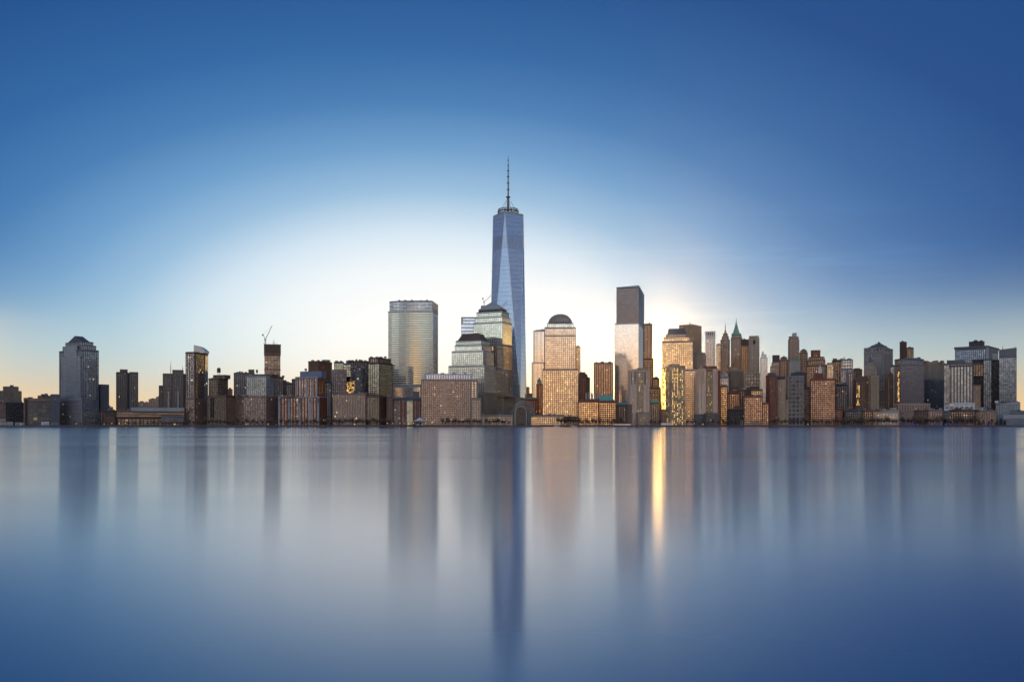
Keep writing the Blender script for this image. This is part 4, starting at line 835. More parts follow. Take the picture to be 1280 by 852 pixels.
b = B('glass_tower', 'slant-topped blue-grey glass tower at the right edge of the skyline', 'skyscraper', 1575)
p = b.tier('tower_shaft', 1248.9, 0, 1270.6, 445.2, None, S('slate', 'steelblue', 4.3, 4.4, .6, 1.0, .25, .2), d=34); q = offset(p, .3)
bm = bmesh.new(); zz = b.z(445.2)+.4; hs = [b.z(436.3)-zz, b.z(434.2)-zz]
cx0 = sum(x for x, y in q)/4
vs = [bm.verts.new((x, y, zz)) for x, y in q]+[bm.verts.new((x, y, zz+(hs[0] if x < cx0 else hs[1]))) for x, y in q]
for f in ((0, 1, 5, 4), (1, 2, 6, 5), (2, 3, 7, 6), (3, 0, 4, 7), (4, 5, 6, 7), (3, 2, 1, 0)): bm.faces.new([vs[i] for i in f])
mesh_obj('slanted_crown', bm, wall('slate', .4, .3), b.root); b.mast(1253.4, 431, 437.4, .5, 12); b.mast(1268.6, 432, 435.6, .4, 12)
b = B('office_block', 'low white-banded block at the foot of the slant-topped glass tower', O, 1500)
b.tier('main_block', 1245, 0, 1275, 502.6, None, S('steel', 'dark', 4.6, 4.6, 1.5, 2.2)); b.solid('stair_head', 1243.6, 1248, 500.6, 503, 'white', dy=6, d=8); b.units(1250, 1273, 502.6, 4)
b = B('ferry_terminal', 'low blue-grey terminal with stepped roof bands at the right picture edge', L, 1440)
b.tier('upper_deck', 1262, 0, 1300, 513.4, 518, ribbon('blue', 'dark', 4, 2.2), dy=8, d=18); b.tier('middle_deck', 1254, 0, 1300, 518, 523.4, ribbon('steel', 'grey', 3.6, 2.0), dy=3, d=26); b.tier('lower_deck', 1258, 0, 1300, 523.4, None, ribbon('blue', 'dark', 4, 2.4), d=30); b.units(1270, 1295, 513.4, 3)
# low riverside blocks on the right
for (u0, u1, v, Y, wc, gc, lab, extra) in (
    (1055.2, 1066, 508.4, 1500, 'orange', 'ember', 'small orange-topped block left of the low dark riverside block', 0),
    (1056, 1078, 512.6, 1462, 'dark', 'dark', 'low dark riverside block below the tower with fiery gold windows', 1),
    (1078, 1091, 512.4, 1464, 'brown', 'warm', 'low brown riverside block between the dark and the pale pink blocks', 0),
    (1091, 1124, 512.6, 1466, 'pink', 'beige', 'low pale pink riverside block with tall bays and roof huts', 2),
    (1124, 1142, 513.6, 1464, 'mauve', 'dark', 'low mauve brick block below the big pale-glass block, left of two', 0),
    (1142, 1160, 512.8, 1468, 'darkbrick', 'dark', 'low dark brick block below the big pale-glass block, right of two', 0),
    (1159.4, 1178, 512.2, 1462, 'mauve', 'brick', 'low mauve gridded block below the stone tower with orange left face', 1),
    (1178, 1187, 514, 1466, 'slate', 'dark', 'narrow slate-grey riverside block left of the white podium tower base', 0),
    (1186, 1219, 512.2, 1460, 'darkbrick', 'brick', 'low dark brick riverside block with pale windows below the white podium', 1),
    (1219, 1245.6, 513, 1462, 'mauve', 'warm', 'low purple-brown brick block left of the white-banded low block', 0)):
    b = B('brick_block', lab, L, Y); b.tier('main_block', u0, 0, u1, v, None, S(wc, gc, 4.2, 4.2, 1.8, 1.6), d=26)
    if extra >= 1: b.solid('penthouse', u0+(u1-u0)*.2, u0+(u1-u0)*.5, v-2.2, v, wc, dy=6)
    if extra >= 2: b.solid('roof_hut', u0+(u1-u0)*.66, u0+(u1-u0)*.9, v-2.8, v, 'pale', dy=8, d=8); b.tier('front_bays', u0+8, 0, u1-1, v+3, None, S('pale', 'beige', 6, 5, 1.4, 1.2), dy=-3, d=3)
    b.units(u0+1, u1-1, v, max(2, int((u1-u0)/7)))
# ================================================================ waterfront
def sheet(name, x0, x1, y0, y1, z, mat, kind='structure'):
    bm = bmesh.new(); quad(bm, (x0, y0, z), (x1, y0, z), (x1, y1, z), (x0, y1, z)); o = mesh_obj(name, bm, mat); tag(o, kind=kind); return o
m, nt, bs = new_mat('harbour_water')
# long calm swell: fine crests parallel to the shore stretch the reflections towards the viewer
bs.inputs['Base Color'].default_value = (.075, .145, .30, 1); bs.inputs['IOR'].default_value = 2.0
bs.inputs['Roughness'].default_value = WATER_R
bs.inputs['Specular IOR Level'].default_value = .5
tc = nd(nt, 'ShaderNodeTexCoord'); mp = nd(nt, 'ShaderNodeMapping'); mp.inputs['Scale'].default_value = (.004, .02, 1); nt.links.new(tc.outputs['Object'], mp.inputs[0])
nz = nd(nt, 'ShaderNodeTexNoise'); nz.inputs['Scale'].default_value = 1; nz.inputs['Detail'].default_value = 3; nt.links.new(mp.outputs[0], nz.inputs['Vector'])
nt.links.new(mth(nt, 'ADD', mth(nt, 'MULTIPLY', nz.outputs['Fac'], .13), WATER_R-.065), bs.inputs['Roughness'])
bs.inputs['Anisotropic'].default_value = WATER_A; tv = nd(nt, 'ShaderNodeCombineXYZ'); tv.inputs[1].default_value = 1.0; nt.links.new(tv.outputs[0], bs.inputs['Tangent'])
sheet('water', -3300, 3300, -350, SHORE+1, 0, m)
m, nt, bs = new_mat('ground'); tc = nd(nt, 'ShaderNodeTexCoord'); nz = nd(nt, 'ShaderNodeTexNoise'); nz.inputs['Scale'].default_value = .02; nt.links.new(tc.outputs['Object'], nz.inputs['Vector'])
nt.links.new(mixc(nt, nz.outputs['Fac'], (.07, .065, .06), (.13, .12, .10)), bs.inputs['Base Color']); bs.inputs['Roughness'].default_value = .9
sheet('ground', -3300, 3300, SHORE+5, 4800, GZ, m)
m, nt, bs = new_mat('paving'); tc = nd(nt, 'ShaderNodeTexCoord'); nz = nd(nt, 'ShaderNodeTexNoise'); nz.inputs['Scale'].default_value = .2; nt.links.new(tc.outputs['Object'], nz.inputs['Vector'])
nt.links.new(mixc(nt, nz.outputs['Fac'], (.22, .18, .14), (.32, .27, .22)), bs.inputs['Base Color']); bs.inputs['Roughness'].default_value = .9
sheet('promenade', -1500, 1500, SHORE+4, SHORE+30, GZ+.05, m)
T = empty('seawall', (0, SHORE, 0)); tag(T, 'long low dark seawall with tan coping running along the whole far waterline', 'seawall')
bm = bmesh.new()
x = -1500.0
while x < 1500:
    w = random.uniform(16, 34); d = random.uniform(-.3, .3); prism(bm, [(x, SHORE+d), (x+w-.15, SHORE+d), (x+w-.15, SHORE+5), (x, SHORE+5)], -3, 1.2+random.uniform(-.15, .15)); x += w
mesh_obj('stone_face', bm, wall('dark'), T)
bm = bmesh.new(); x = -1500.0
while x < 1500:
    w = random.uniform(10, 26); prism(bm, [(x, SHORE+2.4), (x+w-.2, SHORE+2.4), (x+w-.2, SHORE+3.4), (x, SHORE+3.4)], .9, 2.2+random.uniform(-.2, .35)); x += w
mesh_obj('coping', bm, wall('taupe'), T)
bm = bmesh.new()
for i in range(240):
    x = -750+i*6.25; 
    if random.random() < .85: bar(bm, (x, SHORE-.6, -1), (x, SHORE-.6, .9+random.random()*.4), .22, .2, 5)
mesh_obj('fender_piles', bm, wall('black'), T)
T = empty('railing', (0, SHORE+3.8, GZ)); tag(T, 'thin dark railing along the waterfront promenade', 'railing')
bm = bmesh.new()
for z in (2.5, 2.9, 3.25): bar(bm, (-1450, SHORE+3.8, z), (1450, SHORE+3.8, z), .05)
mesh_obj('rail', bm, wall('dark'), T); bm = bmesh.new()
for i in range(700): x = -1450+i*4.14; bar(bm, (x, SHORE+3.8, GZ), (x, SHORE+3.8, 3.3), .06)
o = mesh_obj('rail_posts', bm, wall('dark'), T); o['kind'] = 'stuff'

# ---- bare winter trees
def make_tree(seed, H, W, kind):
    rnd = random.Random(seed); t = empty('bare_tree' if kind else 'evergreen_tree', (0, 0, 0))
    bt = bmesh.new(); bc = bmesh.new()
    if kind:
        bar(bt, (0, 0, -.3), (rnd.uniform(-.2, .2), 0, H*.34), .26, .17, 6); tips = []
        for i in range(7):
            a = i*2.4+rnd.random(); s = Vector((0, 0, H*rnd.uniform(.24, .36))); e = s+Vector((math.cos(a)*W*.27, math.sin(a)*W*.27, H*rnd.uniform(.2, .42))); bar(bt, s, e, .13, .06, 5); tips.append((s, e))
        bar(bt, (0, 0, H*.33), (0, 0, H*.8), .16, .05, 5); tips.append((Vector((0, 0, H*.33)), Vector((0, 0, H*.82))))
        for i in range(420):
            s, e = rnd.choice(tips); p = s.lerp(e, rnd.uniform(.25, 1)); d = Vector((rnd.gauss(0, 1), rnd.gauss(0, 1), abs(rnd.gauss(.7, .6)))).normalized(); L = rnd.uniform(.1, .27)*H
            q = p+d*L; q.x = max(-W*.55, min(W*.55, q.x)); q.z = min(q.z, H*(.98-.25*abs(q.x)/(W*.5)))
            w = Vector((-d.y, d.x, .3)).normalized()*rnd.uniform(.06, .12)
            bc.faces.new([bc.verts.new(p+w), bc.verts.new(p-w), bc.verts.new(q)])
            f = p.lerp(q, .5); g = f+Vector((rnd.gauss(0, 1), rnd.gauss(0, 1), rnd.gauss(.4, .8))).normalized()*L*.6; bc.faces.new([bc.verts.new(f+w*.7), bc.verts.new(f-w*.7), bc.verts.new(g)])
        mt, mc = wall('darkbrick', .95), wall('twig', .95)
    else:
        bar(bt, (0, 0, -.3), (0, 0, H*.85), .25, .06, 6)
        for i in range(620):
            z = H*(.08+.9*rnd.random()**1.2); r = W*.5*(1-z/H)**.75*(.45+.55*rnd.random()); a = rnd.random()*6.283; p = Vector((r*math.cos(a), r*math.sin(a), z)); d = Vector((math.cos(a), math.sin(a), rnd.uniform(-.5, .3)))*rnd.uniform(.4, .9); w = Vector((-math.sin(a), math.cos(a), rnd.uniform(-.4, .4)))*rnd.uniform(.3, .6)
            bc.faces.new([bc.verts.new(p+w), bc.verts.new(p-w), bc.verts.new(p+d)])
        mt, mc = wall('darkbrick', .95), needles
    mesh_obj('trunk', bt, mt, t); mesh_obj('crown', bc, mc, t); return t
WALLS['needles'] = (.028, .04, .025); needles = wall('needles', .9)
protos = [make_tree(11+i, H, W, True) for i, (H, W) in enumerate(((11.5, 9.5), (10, 8.5), (12.5, 9), (9, 9)))]
ever = [make_tree(31+i, H, W, False) for i, (H, W) in enumerate(((10, 6.5), (8, 5.5)))]
used = set()
def plant(proto, x, y, s, rz, label, group):
    if proto.name not in used:
        used.add(proto.name); r = proto
    else:
        r = proto.copy(); link(r)
        for ch in list(proto.children):
            c = ch.copy(); link(c); c.parent = r
    r.location = (x, y, GZ); r.rotation_euler = (0, 0, rz); r.scale = (s, s, s); tag(r, label, 'tree', group)
for ch in [c for p in protos+ever for c in p.children]: ch.matrix_parent_inverse.identity()
ROWS = (  # stretch of shore, spacing, height scale, where
    (78, 128, 9, .62, 'small bare brown tree on the waterfront below the tall gabled tower'),
    (132, 228, 11, .55, 'small bare brown tree on the waterfront before the long low school'),
    (232, 292, 6.5, .85, 'bare brown tree on the waterfront below the water tank building'),
    (296, 347, 6.5, .95, 'bare brown tree on the waterfront before the pink-grey brick block'),
    (350, 412, 6.5, .9, 'bare brown tree on the waterfront before the red brick block with blue penthouse'),
    (416, 490, 5.6, 1.0, 'bare brown tree in the thick row before the mixed brick and glass riverside block'),
    (552, 600, 6, .95, 'bare brown tree on the waterfront before the beige gridded hotel'),
    (606, 640, 6.5, .9, 'bare brown tree between the hotel and the glass vault'),
    (696, 724, 4.5, 1.15, 'bare brown tree in the dark clump at the foot of the domed tower'),
    (726, 782, 6, .95, 'bare brown tree on the waterfront below the green copper hipped roof'),
    (812, 834, 7, .8, 'bare brown tree on the waterfront beneath the bright sun gap'),
    (858, 926, 8, .75, 'bare brown tree on the waterfront below the rightmost of three pale towers'),
    (962, 1012, 5.5, 1.0, 'bare brown tree on the waterfront before the slim red brick and grey gridded blocks'),
    (1016, 1056, 6, .95, 'bare brown tree on the waterfront before the broad red gridded block'),
    (1058, 1124, 5.5, 1.05, 'bare brown tree on the waterfront before the low dark and pale pink blocks'),
    (1126, 1222, 5.2, 1.1, 'bare brown tree in the thick row by the blue lamps at right'))
i = 0
for u0, u1, step, sc_, lab in ROWS:
    u = u0+1.5
    while u < u1:
        Y = random.uniform(1409, 1428); plant(protos[i % 4], KU(u)*Y, Y, 1.38*sc_*random.uniform(.82, 1.15), random.random()*6, lab, 'bare trees along the waterfront'); i += 1; u += .72*step*random.uniform(.7, 1.3)
for k, u in enumerate((424, 459.5, 1181, 1224, 1229, 1236, 1240, 1246, 1251, 1256)):
    Y = random.uniform(1408, 1422); plant(ever[k % 2], KU(u)*Y, Y, random.uniform(.8, 1.15), random.random()*6, 'dark evergreen tree in the clump by the blue terminal at right' if u > 1200 else ('lone dark evergreen among bare trees by the blue lamps' if u > 1000 else ('left of two dark evergreens before the mixed-glass riverside block' if u < 440 else 'right of two dark evergreens before the mixed-glass riverside block')), 'evergreens on the waterfront')

# ---- lamps
def make_lamp(u, h, col, s, label, group, Y=1407.0):
    t = empty('street_lamp', (KU(u)*Y, Y, GZ)); tag(t, label, 'street lamp', group); x = KU(u)*Y
    bm = bmesh.new(); bar(bm, (x, Y, GZ), (x, Y, GZ+h), .12, .07, 6); bar(bm, (x, Y, GZ), (x, Y, GZ+.5), .25, .2, 6); mesh_obj('post', bm, wall('dark'), t)
    bm = bmesh.new(); bmesh.ops.create_icosphere(bm, subdivisions=2, radius=.5); bmesh.ops.translate(bm, verts=bm.verts, vec=(x, Y, GZ+h+.4)); mesh_obj('lamp_globe', bm, s, t)
    bm = bmesh.new(); loft(bm, ngon(x, Y, .55, 8), GZ+h+.8, ngon(x, Y, .1, 8), GZ+h+1.1); mesh_obj('lamp_cap', bm, wall('dark'), t)
blue_l = lamp_mat('blue_lamp', (.04, .06, 1), 1.6); warm_l = lamp_mat('warm_lamp', (1, .5, .15), 1.8)
for u in (1131.8, 1136, 1142.4, 1146.5, 1159.6, 1165, 1171, 1176.7, 1182, 1188, 1193.6, 1199, 1211.5, 1229.5, 1237): make_lamp(u, 1.6, None, blue_l, 'low lit blue lamp on the waterfront at right', 'blue waterfront lamps')
for u in (139.8, 149, 156.6): make_lamp(u, 3.2, None, warm_l, 'orange lit lamp before the left end of the long school', 'orange lamps by the school')
for u in (484, 491, 500, 506, 511, 517, 532, 540): make_lamp(u, 2.6+random.random()*1.5, None, warm_l, 'orange lit lamp around the white tent canopy', 'orange lamps by the tent canopy')
for u, lab in ((95, 'orange lit lamp at the foot of the tall gabled tower'), (616, 'orange lit lamp between the two white masts'), (868, 'orange lit lamp before the rightmost of the three pale towers'), (699, 'orange lit lamp at the foot of the domed tower')): make_lamp(u, 3, None, warm_l, lab, None, 1408)
# ---- flag masts
for u, lab, vt in ((603.7, 'left of two tall white masts on the waterfront before the hotel', 517), (625, 'right of two tall white masts, left of the glass vault', 517.5)):
    Y = 1412.0; x = KU(u)*Y; t = empty('flag_mast', (x, Y, GZ)); tag(t, lab, 'mast')
    bm = bmesh.new(); bar(bm, (x, Y, GZ), (x, Y, ZV(vt, Y)), .7, .42, 8); mesh_obj('pole', bm, wall('pale'), t); bm = bmesh.new(); prism(bm, ngon(x, Y, 1.4, 10), GZ, GZ+1.2); mesh_obj('plinth', bm, wall('granite'), t)
    bm = bmesh.new(); bmesh.ops.create_icosphere(bm, subdivisions=2, radius=.7); bmesh.ops.translate(bm, verts=bm.verts, vec=(x, Y, ZV(vt, Y)+.4)); mesh_obj('finial', bm, wall('pale'), t)
# ---- tent canopy
Y = 1407.0; W = lambda u, v, dy=0: Vector((KU(u)*(Y+dy), Y+dy, ZV(v, Y+dy)))
t = empty('tent_canopy', (KU(525)*Y, Y, GZ)); tag(t, 'white peaked tent canopy with two upturned wings on the waterfront', 'canopy')
bm = bmesh.new(); N = 14; apex = W(524.8, 521.2, 7)
ring0 = []
for i in range(N*2):
    a = 2*math.pi*i/(N*2); ring0.append(W(525, 526.2, 7)+Vector((math.cos(a)*16.5, math.sin(a)*7, -.6*math.cos(2*a))))
prev = [bm.verts.new(p) for p in ring0]
for k in range(1, 7):
    t_ = k/7; cur = [bm.verts.new(p.lerp(apex, t_)+Vector((0, 0, -1.3*math.sin(math.pi*t_)))) for p in ring0]
    for i in range(N*2): j = (i+1) % (N*2); bm.faces.new((prev[i], prev[j], cur[j], cur[i]))
    prev = cur
va = bm.verts.new(apex)
for i in range(N*2): bm.faces.new((prev[i], prev[(i+1) % (N*2)], va))
o = mesh_obj('fabric_roof', bm, wall('white', .6), t); o.modifiers.new('thickness', 'SOLIDIFY').thickness = .2
for s, tipu, tipv, inu in ((-1, 502.6, 523.2, 513), (1, 547.8, 522.8, 536)):
    bm = bmesh.new(); a, c, d = W(tipu, tipv), W(inu, 526.4, -1), W(inu, 526.6, 13); m_ = []
    for k in range(7):
        t_ = k/6; m_.append((bm.verts.new(a.lerp(c, t_)+Vector((0, 0, -1.6*math.sin(math.pi*t_)))), bm.verts.new((a+Vector((0, .8, 0))).lerp(d, t_)+Vector((0, 0, -1.3*math.sin(math.pi*t_))))))
    for (p, q), (p2, q2) in zip(m_[:-1], m_[1:]): bm.faces.new((p, q, q2, p2))
    o = mesh_obj('fabric_wing', bm, wall('white', .6), t); o.modifiers.new('thickness', 'SOLIDIFY').thickness = .2
    bm = bmesh.new(); bar(bm, W(tipu+(-1.2*s if s > 0 else 1.0)*2, 531.5), a, .3, .22, 6); mesh_obj('tent_pole', bm, wall('pale'), t)
for u in (514, 520, 529, 535.5): bm = bmesh.new(); bar(bm, W(u, 531.6, 4), W(u, 525.8, 4), .25, .25, 6); mesh_obj('tent_pole', bm, wall('pale'), t)
T = empty('ferry_dock', (KU(525)*1398, 1398, 0)); tag(T, 'dark wooden dock on thin piles in front of the white tent canopy', 'dock')
bm = bmesh.new(); prism(bm, [(KU(500)*1396, 1390), (KU(549)*1396, 1390), (KU(549)*1396, 1399.5), (KU(500)*1396, 1399.5)], 1.0, 1.5); mesh_obj('deck', bm, wall('brown'), T)
for i in range(24): bm = bmesh.new(); x = KU(501+i*2.05)*1392; bar(bm, (x, 1390.5, -2), (x, 1390.5, 3.6+random.random()*.8), .25, .25, 6); mesh_obj('pile', bm, wall('dark'), T)
# ---- small white vans under the tent, kiosks, boats
def van(u, label):
    Y = 1406.0; x = KU(u)*Y; t = empty('parked_van', (x, Y, GZ)); tag(t, label, 'van', 'vans by the tent canopy'); L_ = 2.6
    bm = bmesh.new(); pr = [(-L_, .45), (L_, .45), (L_, 1.2), (L_*.72, 1.35), (L_*.45, 2.25), (-L_, 2.3)]
    a = [bm.verts.new((x+px, Y-1, GZ+pz)) for px, pz in pr]; c = [bm.verts.new((x+px, Y+1, GZ+pz)) for px, pz in pr]; n = len(pr)
    for i in range(n): bm.faces.new((a[i], a[(i+1) % n], c[(i+1) % n], c[i]))
    bm.faces.new(a[::-1]); bm.faces.new(c); mesh_obj('body', bm, wall('white', .4), t)
    for px in (-1.6, 1.6):
        bm = bmesh.new(); bmesh.ops.create_cone(bm, segments=12, radius1=.42, radius2=.42, depth=2.1, cap_ends=True); bmesh.ops.rotate(bm, verts=bm.verts, matrix=__import__('mathutils').Matrix.Rotation(R(90), 3, 'X')); bmesh.ops.translate(bm, verts=bm.verts, vec=(x+px, Y, GZ+.42)); mesh_obj('wheel', bm, wall('black'), t)
    bm = bmesh.new(); prism(bm, [(x+.2, Y-1.03), (x+1.1, Y-1.03), (x+1.1, Y-1), (x+.2, Y-1)], GZ+1.4, GZ+2.05); mesh_obj('window', bm, wall('black', .2), t)
van(522.8, 'left of two small white vans under the tent canopy'); van(528.4, 'right of two small white vans under the tent canopy')
def boat(u, label, L_=5.5):
    Y = 1394.0; x = KU(u)*Y; t = empty('motor_boat', (x, Y, 0)); tag(t, label, 'boat', 'boats moored below the domed tower')
    bm = bmesh.new(); lo = [(-L_, 0), (-L_, 1.4), (L_*.3, 1.5), (L_, 0), (L_*.3, -1.5), (-L_, -1.4)]
    loft(bm, [(x+p[0]*.9, Y-p[1]*.7) for p in lo], -.3, [(x+p[0], Y-p[1]) for p in lo], 1.1); mesh_obj('hull', bm, wall('white', .4), t)
    bm = bmesh.new(); loft(bm, [(x-2, Y-1), (x+1.6, Y-1), (x+1.6, Y+1), (x-2, Y+1)], 1.1, [(x-1.8, Y-.9), (x+.6, Y-.9), (x+.6, Y+.9), (x-1.8, Y+.9)], 2.5); mesh_obj('cabin', bm, wall('white', .4), t)
    bm = bmesh.new(); prism(bm, [(x-1.5, Y-1.02), (x+.8, Y-1.02), (x+.8, Y-.95), (x-1.5, Y-.95)], 1.6, 2.1); mesh_obj('windscreen', bm, wall('black', .2), t)
boat(695.8, 'left of two small white boats moored below the domed tower'); boat(717, 'right of two small white boats moored below the domed tower', 6)
b = B('pavilion', 'low pale pavilion on the waterfront left of the leftmost pale riverside tower', 'pavilion', 1408)
b.tier('hall', 765.5, 0, 789, 529.6, None, S('pale', 'beige', 4, 4, 1.6, 1.2), d=8)
b = B('kiosk', 'small low white kiosk before the tower with blazing gold windows', 'kiosk', 1408)
b.tier('hall', 826.5, 0, 838.4, 529.0, None, S('white', 'warm', 4, 3, 1.4, 1.2), d=6); q = b.plan(826.2, 0, 838.7, -.5, 7); b.cap('roof_slope', q, 529, 528, 'pale', .8)
b = B('kiosk', 'tiny hipped kiosk before the rightmost of the three pale towers', 'kiosk', 1410)
b.tier('hall', 858.5, 0, 865.5, 529.6, None, S('tan', 'warm', 4, 3, 1.4, 1.2), d=6); q = b.plan(858, 0, 866, -.5, 7); b.cap('hipped_roof', q, 529.6, 527.4, 'pink', .2)
for u0, u1, v, wc, lab in ((1, 16, 527.6, 'pale', 'long low pale shed on the waterfront at the left picture edge'), (19, 30, 528.4, 'steel', 'small grey-blue shed on the waterfront before the black glass block'), (52, 61, 527.2, 'white', 'small white hut on the waterfront before the recessed-panel mid-rise'), (64, 73, 528.2, 'blue', 'small blue-grey hut on the waterfront left of the gabled tower')):
    b = B('pavilion', lab, 'shed', 1410); b.tier('hall', u0, 0, u1, v, None, S(wc, 'dark', 4, 3.4, 1.6, 1.2), d=7); q = b.plan(u0-.3, 0, u1+.3, -.5, 8); b.cap('roof_slope', q, v, v-1.2, 'slate', .8, .3)
def pergola(label, u0, u1, vt, Y, n):
    t = empty('pergola', (KU((u0+u1)/2)*Y, Y, GZ)); tag(t, label, 'pergola'); x0, x1 = KU(u0)*Y, KU(u1)*Y; z = ZV(vt, Y)
    for i in range(n):
        x = x0+(x1-x0)*i/(n-1); bm = bmesh.new(); prism(bm, [(x-.5, Y-.5), (x+.5, Y-.5), (x+.5, Y+.5), (x-.5, Y+.5)], GZ, z); mesh_obj('column', bm, wall('stone'), t)
    bm = bmesh.new(); prism(bm, [(x0-1, Y-.8), (x1+1, Y-.8), (x1+1, Y+.8), (x0-1, Y+.8)], z+.01, z+.8); mesh_obj('beam', bm, wall('taupe'), t)
pergola('pale column pergola before the red brick block with stepped penthouses', 926, 958, 525.8, 1430, 15)
pergola('pale column pergola before the broad red gridded block with white cupola', 1014, 1042, 526.2, 1431, 12)

# ================================================================ air, sky, sun, camera
SUN_AZ, SUN_EL = math.degrees(math.atan(KU(812.0))), 3.2
w = bpy.data.worlds.new('World'); sc.world = w; w.use_nodes = True; nt = w.node_tree
bg = nt.nodes['Background']; tc = nd(nt, 'ShaderNodeTexCoord'); sx = nd(nt, 'ShaderNodeSeparateXYZ'); nt.links.new(tc.outputs['Generated'], sx.inputs[0])
X_, Y_, Z_ = sx.outputs
DEG = 57.29578
el = mth(nt, 'MULTIPLY', mth(nt, 'ARCSINE', Z_), DEG); az = mth(nt, 'MULTIPLY', mth(nt, 'ARCTAN2', X_, Y_), DEG)
def ramp(x, lo, hi, stops, interp='LINEAR'):
    mr = nd(nt, 'ShaderNodeMapRange'); mr.inputs['From Min'].default_value = lo; mr.inputs['From Max'].default_value = hi; nt.links.new(x, mr.inputs['Value'])
    r = nd(nt, 'ShaderNodeValToRGB'); r.color_ramp.interpolation = interp; e = r.color_ramp.elements
    for i, (p, c) in enumerate(stops):
        q = (p-lo)/(hi-lo)
        el_ = e[i] if i < 2 else e.new(q)
        el_.position = q; el_.color = (*s2l(c), 1)
    nt.links.new(mr.outputs[0], r.inputs[0]); return r.outputs[0]
def gauss(x, s):  # exp(-(x/s)^2)
    q = mth(nt, 'DIVIDE', x, s); return mth(nt, 'POWER', 2.71828, mth(nt, 'MULTIPLY', mth(nt, 'MULTIPLY', q, q), -1.0))
da = mth(nt, 'MULTIPLY', mth(nt, 'SUBTRACT', az, -5.5), .6); de = mth(nt, 'SUBTRACT', el, 3.0)
r = mth(nt, 'SQRT', mth(nt, 'ADD', mth(nt, 'MULTIPLY', da, da), mth(nt, 'MULTIPLY', de, de)))
# faint high cirrus streaks
mp = nd(nt, 'ShaderNodeMapping'); mp.inputs['Scale'].default_value = (2.2, 2.2, 26); mp.inputs['Rotation'].default_value = (0, R(7), 0); nt.links.new(tc.outputs['Generated'], mp.inputs[0])
nz = nd(nt, 'ShaderNodeTexNoise'); nz.inputs['Scale'].default_value = 1.6; nz.inputs['Detail'].default_value = 5; nt.links.new(mp.outputs[0], nz.inputs['Vector'])
r2 = mth(nt, 'ADD', r, mth(nt, 'MULTIPLY', mth(nt, 'MINIMUM', mth(nt, 'SUBTRACT', .5, nz.outputs['Fac']), 0.0), mth(nt, 'MULTIPLY', mth(nt, 'MULTIPLY', gauss(mth(nt, 'SUBTRACT', el, 8.0), 4.0), gauss(mth(nt, 'SUBTRACT', az, 20.0), 14.0)), CIRRUS)))
east = ramp(r2, 0, 60, EAST)
warmcol = mixc(nt, gauss(mth(nt, 'SUBTRACT', az, 3.0), 16.0), s2l(HOR_SIDE), s2l(HOR_MID))
east = mixc(nt, mth(nt, 'MULTIPLY', mth(nt, 'MULTIPLY', gauss(mth(nt, 'SUBTRACT', el, 3.5), 3.6), .62), mth(nt, 'SUBTRACT', 1.0, gauss(mth(nt, 'SUBTRACT', az, -5.5), 14.0))), east, s2l(HOR_HIGH))
wf = mth(nt, 'MULTIPLY', gauss(mth(nt, 'MAXIMUM', el, 0.0), 2.9), .95)
east = mixc(nt, wf, east, warmcol)
sep = mth(nt, 'SQRT', mth(nt, 'ADD', mth(nt, 'POWER', mth(nt, 'SUBTRACT', az, SUN_AZ), 2), mth(nt, 'POWER', mth(nt, 'SUBTRACT', el, SUN_EL), 2)))
sep2 = mth(nt, 'SQRT', mth(nt, 'ADD', mth(nt, 'POWER', mth(nt, 'SUBTRACT', az, SUN_AZ+.4), 2), mth(nt, 'POWER', mth(nt, 'SUBTRACT', el, SUN_EL+.3), 2)))
def addc(a, fac, col):
    return mixc(nt, 1.0, a, mixc(nt, fac, (0, 0, 0), col), 'ADD')
east = addc(east, gauss(sep, 3.2), (.20, .11, .02)); east = addc(east, gauss(sep2, 1.5), (9.0, 4.4, .7))
west = ramp(el, 0, 90, WEST)
wv = nd(nt, 'ShaderNodeVectorMath', operation='SCALE'); nt.links.new(west, wv.inputs[0]); wv.inputs['Scale'].default_value = WEST_K; west = wv.outputs[0]
azw = mth(nt, 'MULTIPLY', mth(nt, 'ARCTAN2', X_, mth(nt, 'MULTIPLY', Y_, -1.0)), DEG)
wdim = mth(nt, 'ADD', mth(nt, 'ADD', .30, mth(nt, 'MULTIPLY', gauss(azw, 24.0), .70)), mth(nt, 'MULTIPLY', gauss(mth(nt, 'SUBTRACT', azw, -46.0), 9.0), .8)); wd2 = nd(nt, 'ShaderNodeVectorMath', operation='SCALE'); nt.links.new(west, wd2.inputs[0]); nt.links.new(wdim, wd2.inputs['Scale']); west = wd2.outputs[0]  # unseen side lobe added to brighten the fronts of turned towers
west = mixc(nt, mth(nt, 'MULTIPLY', gauss(mth(nt, 'SUBTRACT', azw, -9.0), 11.0), gauss(mth(nt, 'SUBTRACT', el, 3.2), 2.6)), west, WEST_WARM)  # warm patch added behind the camera to gild centre facades
t_ = nd(nt, 'ShaderNodeMapRange', interpolation_type='SMOOTHSTEP'); t_.inputs['From Min'].default_value = .80; t_.inputs['From Max'].default_value = .2; nt.links.new(Y_, t_.inputs['Value'])
sky = mixc(nt, t_.outputs[0], east, west)
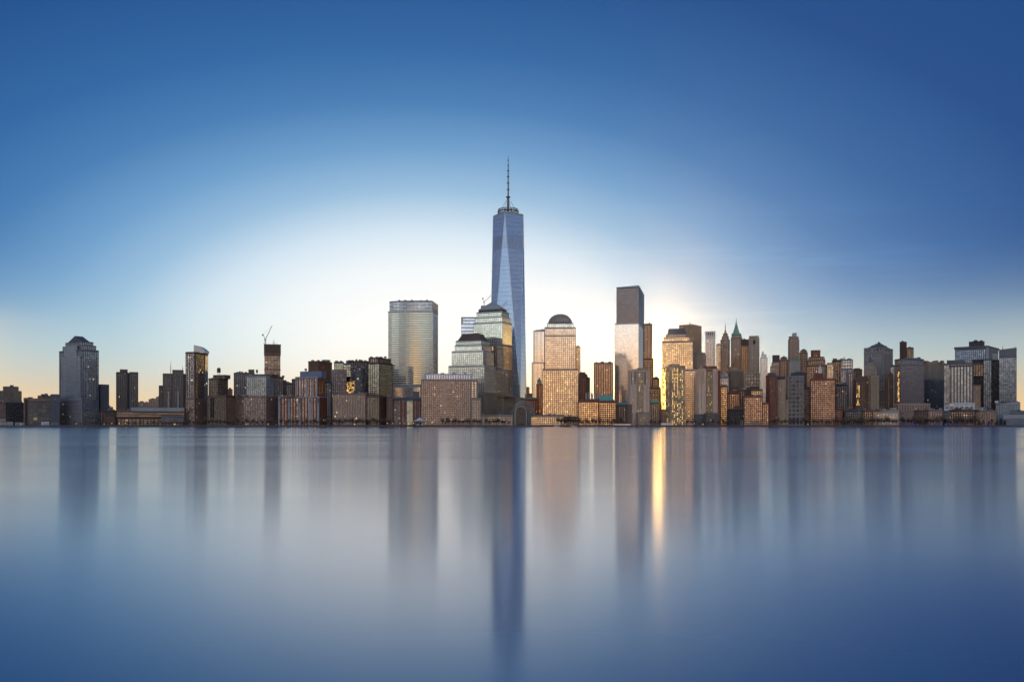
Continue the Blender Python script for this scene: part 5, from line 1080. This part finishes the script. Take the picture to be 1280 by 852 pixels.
# unseen golden lobes added low in the sky so side facades reflect gold
for a0, wd, k0 in ((50.0, 9.0, 1.0), (-46.0, 9.0, .8)):
    sky = addc(sky, mth(nt, 'MULTIPLY', gauss(mth(nt, 'SUBTRACT', az, a0), wd), gauss(mth(nt, 'MAXIMUM', mth(nt, 'SUBTRACT', el, 5.6), 0.0), .9)), tuple(k0*q for q in (3.2, 1.6, .25)))
ns = nd(nt, 'ShaderNodeTexSky', sky_type='NISHITA'); ns.sun_disc = False; ns.sun_elevation = R(SUN_EL); ns.sun_rotation = R(SUN_AZ)
vm = nd(nt, 'ShaderNodeVectorMath', operation='SCALE'); vm.inputs['Scale'].default_value = NISH; nt.links.new(ns.outputs[0], vm.inputs[0])
sky = mixc(nt, 1.0, sky, vm.outputs[0], 'ADD')
nt.links.new(sky, bg.inputs['Color']); bg.inputs['Strength'].default_value = 1.0
sd = Vector((math.sin(R(SUN_AZ))*math.cos(R(SUN_EL)), math.cos(R(SUN_AZ))*math.cos(R(SUN_EL)), math.sin(R(SUN_EL))))
l = bpy.data.lights.new('sun', 'SUN'); l.energy = SUN_E; l.angle = R(.5); l.color = (1.0, .56, .22)
so = bpy.data.objects.new('sun', l); link(so); so.rotation_euler = sd.to_track_quat('Z', 'Y').to_euler()
if HAZE > 0:
    bm = bmesh.new(); loft(bm, [(-3400, -400), (3400, -400), (3400, 5000), (-3400, 5000)], -4.0, [(-3400, -400), (3400, -400), (3400, 5000), (-3400, 5000)], 560.0)
    m = bpy.data.materials.new('haze'); m.use_nodes = True; hn = m.node_tree; hn.nodes.clear()
    out = hn.nodes.new('ShaderNodeOutputMaterial'); pv = hn.nodes.new('ShaderNodeVolumePrincipled'); pv.inputs['Density'].default_value = HAZE; pv.inputs['Color'].default_value = (.93, .95, 1, 1); pv.inputs['Anisotropy'].default_value = HAZE_G
    hn.links.new(pv.outputs[0], out.inputs['Volume'])
    h = mesh_obj('haze', bm, m); tag(h, kind='stuff')
cam = bpy.data.cameras.new('camera'); co = bpy.data.objects.new('camera', cam); link(co)
co.location = (0, 0, CAMZ); co.rotation_euler = (R(90), 0, 0); cam.sensor_width = 36; cam.lens = 36*F/1280; cam.shift_y = (HV-426)/1280; cam.clip_start = .5; cam.clip_end = 20000
sc.camera = co
sc.view_settings.view_transform = 'Standard'; sc.view_settings.look = 'None'; sc.view_settings.exposure = 0; sc.view_settings.gamma = 1
sc.cycles.use_denoising = True; sc.cycles.max_bounces = 5; sc.cycles.volume_bounces = 0; sc.cycles.glossy_bounces = 3; sc.cycles.diffuse_bounces = 2; sc.cycles.sample_clamp_indirect = 4; sc.cycles.caustics_reflective = False
sc.cycles.use_fast_gi = False
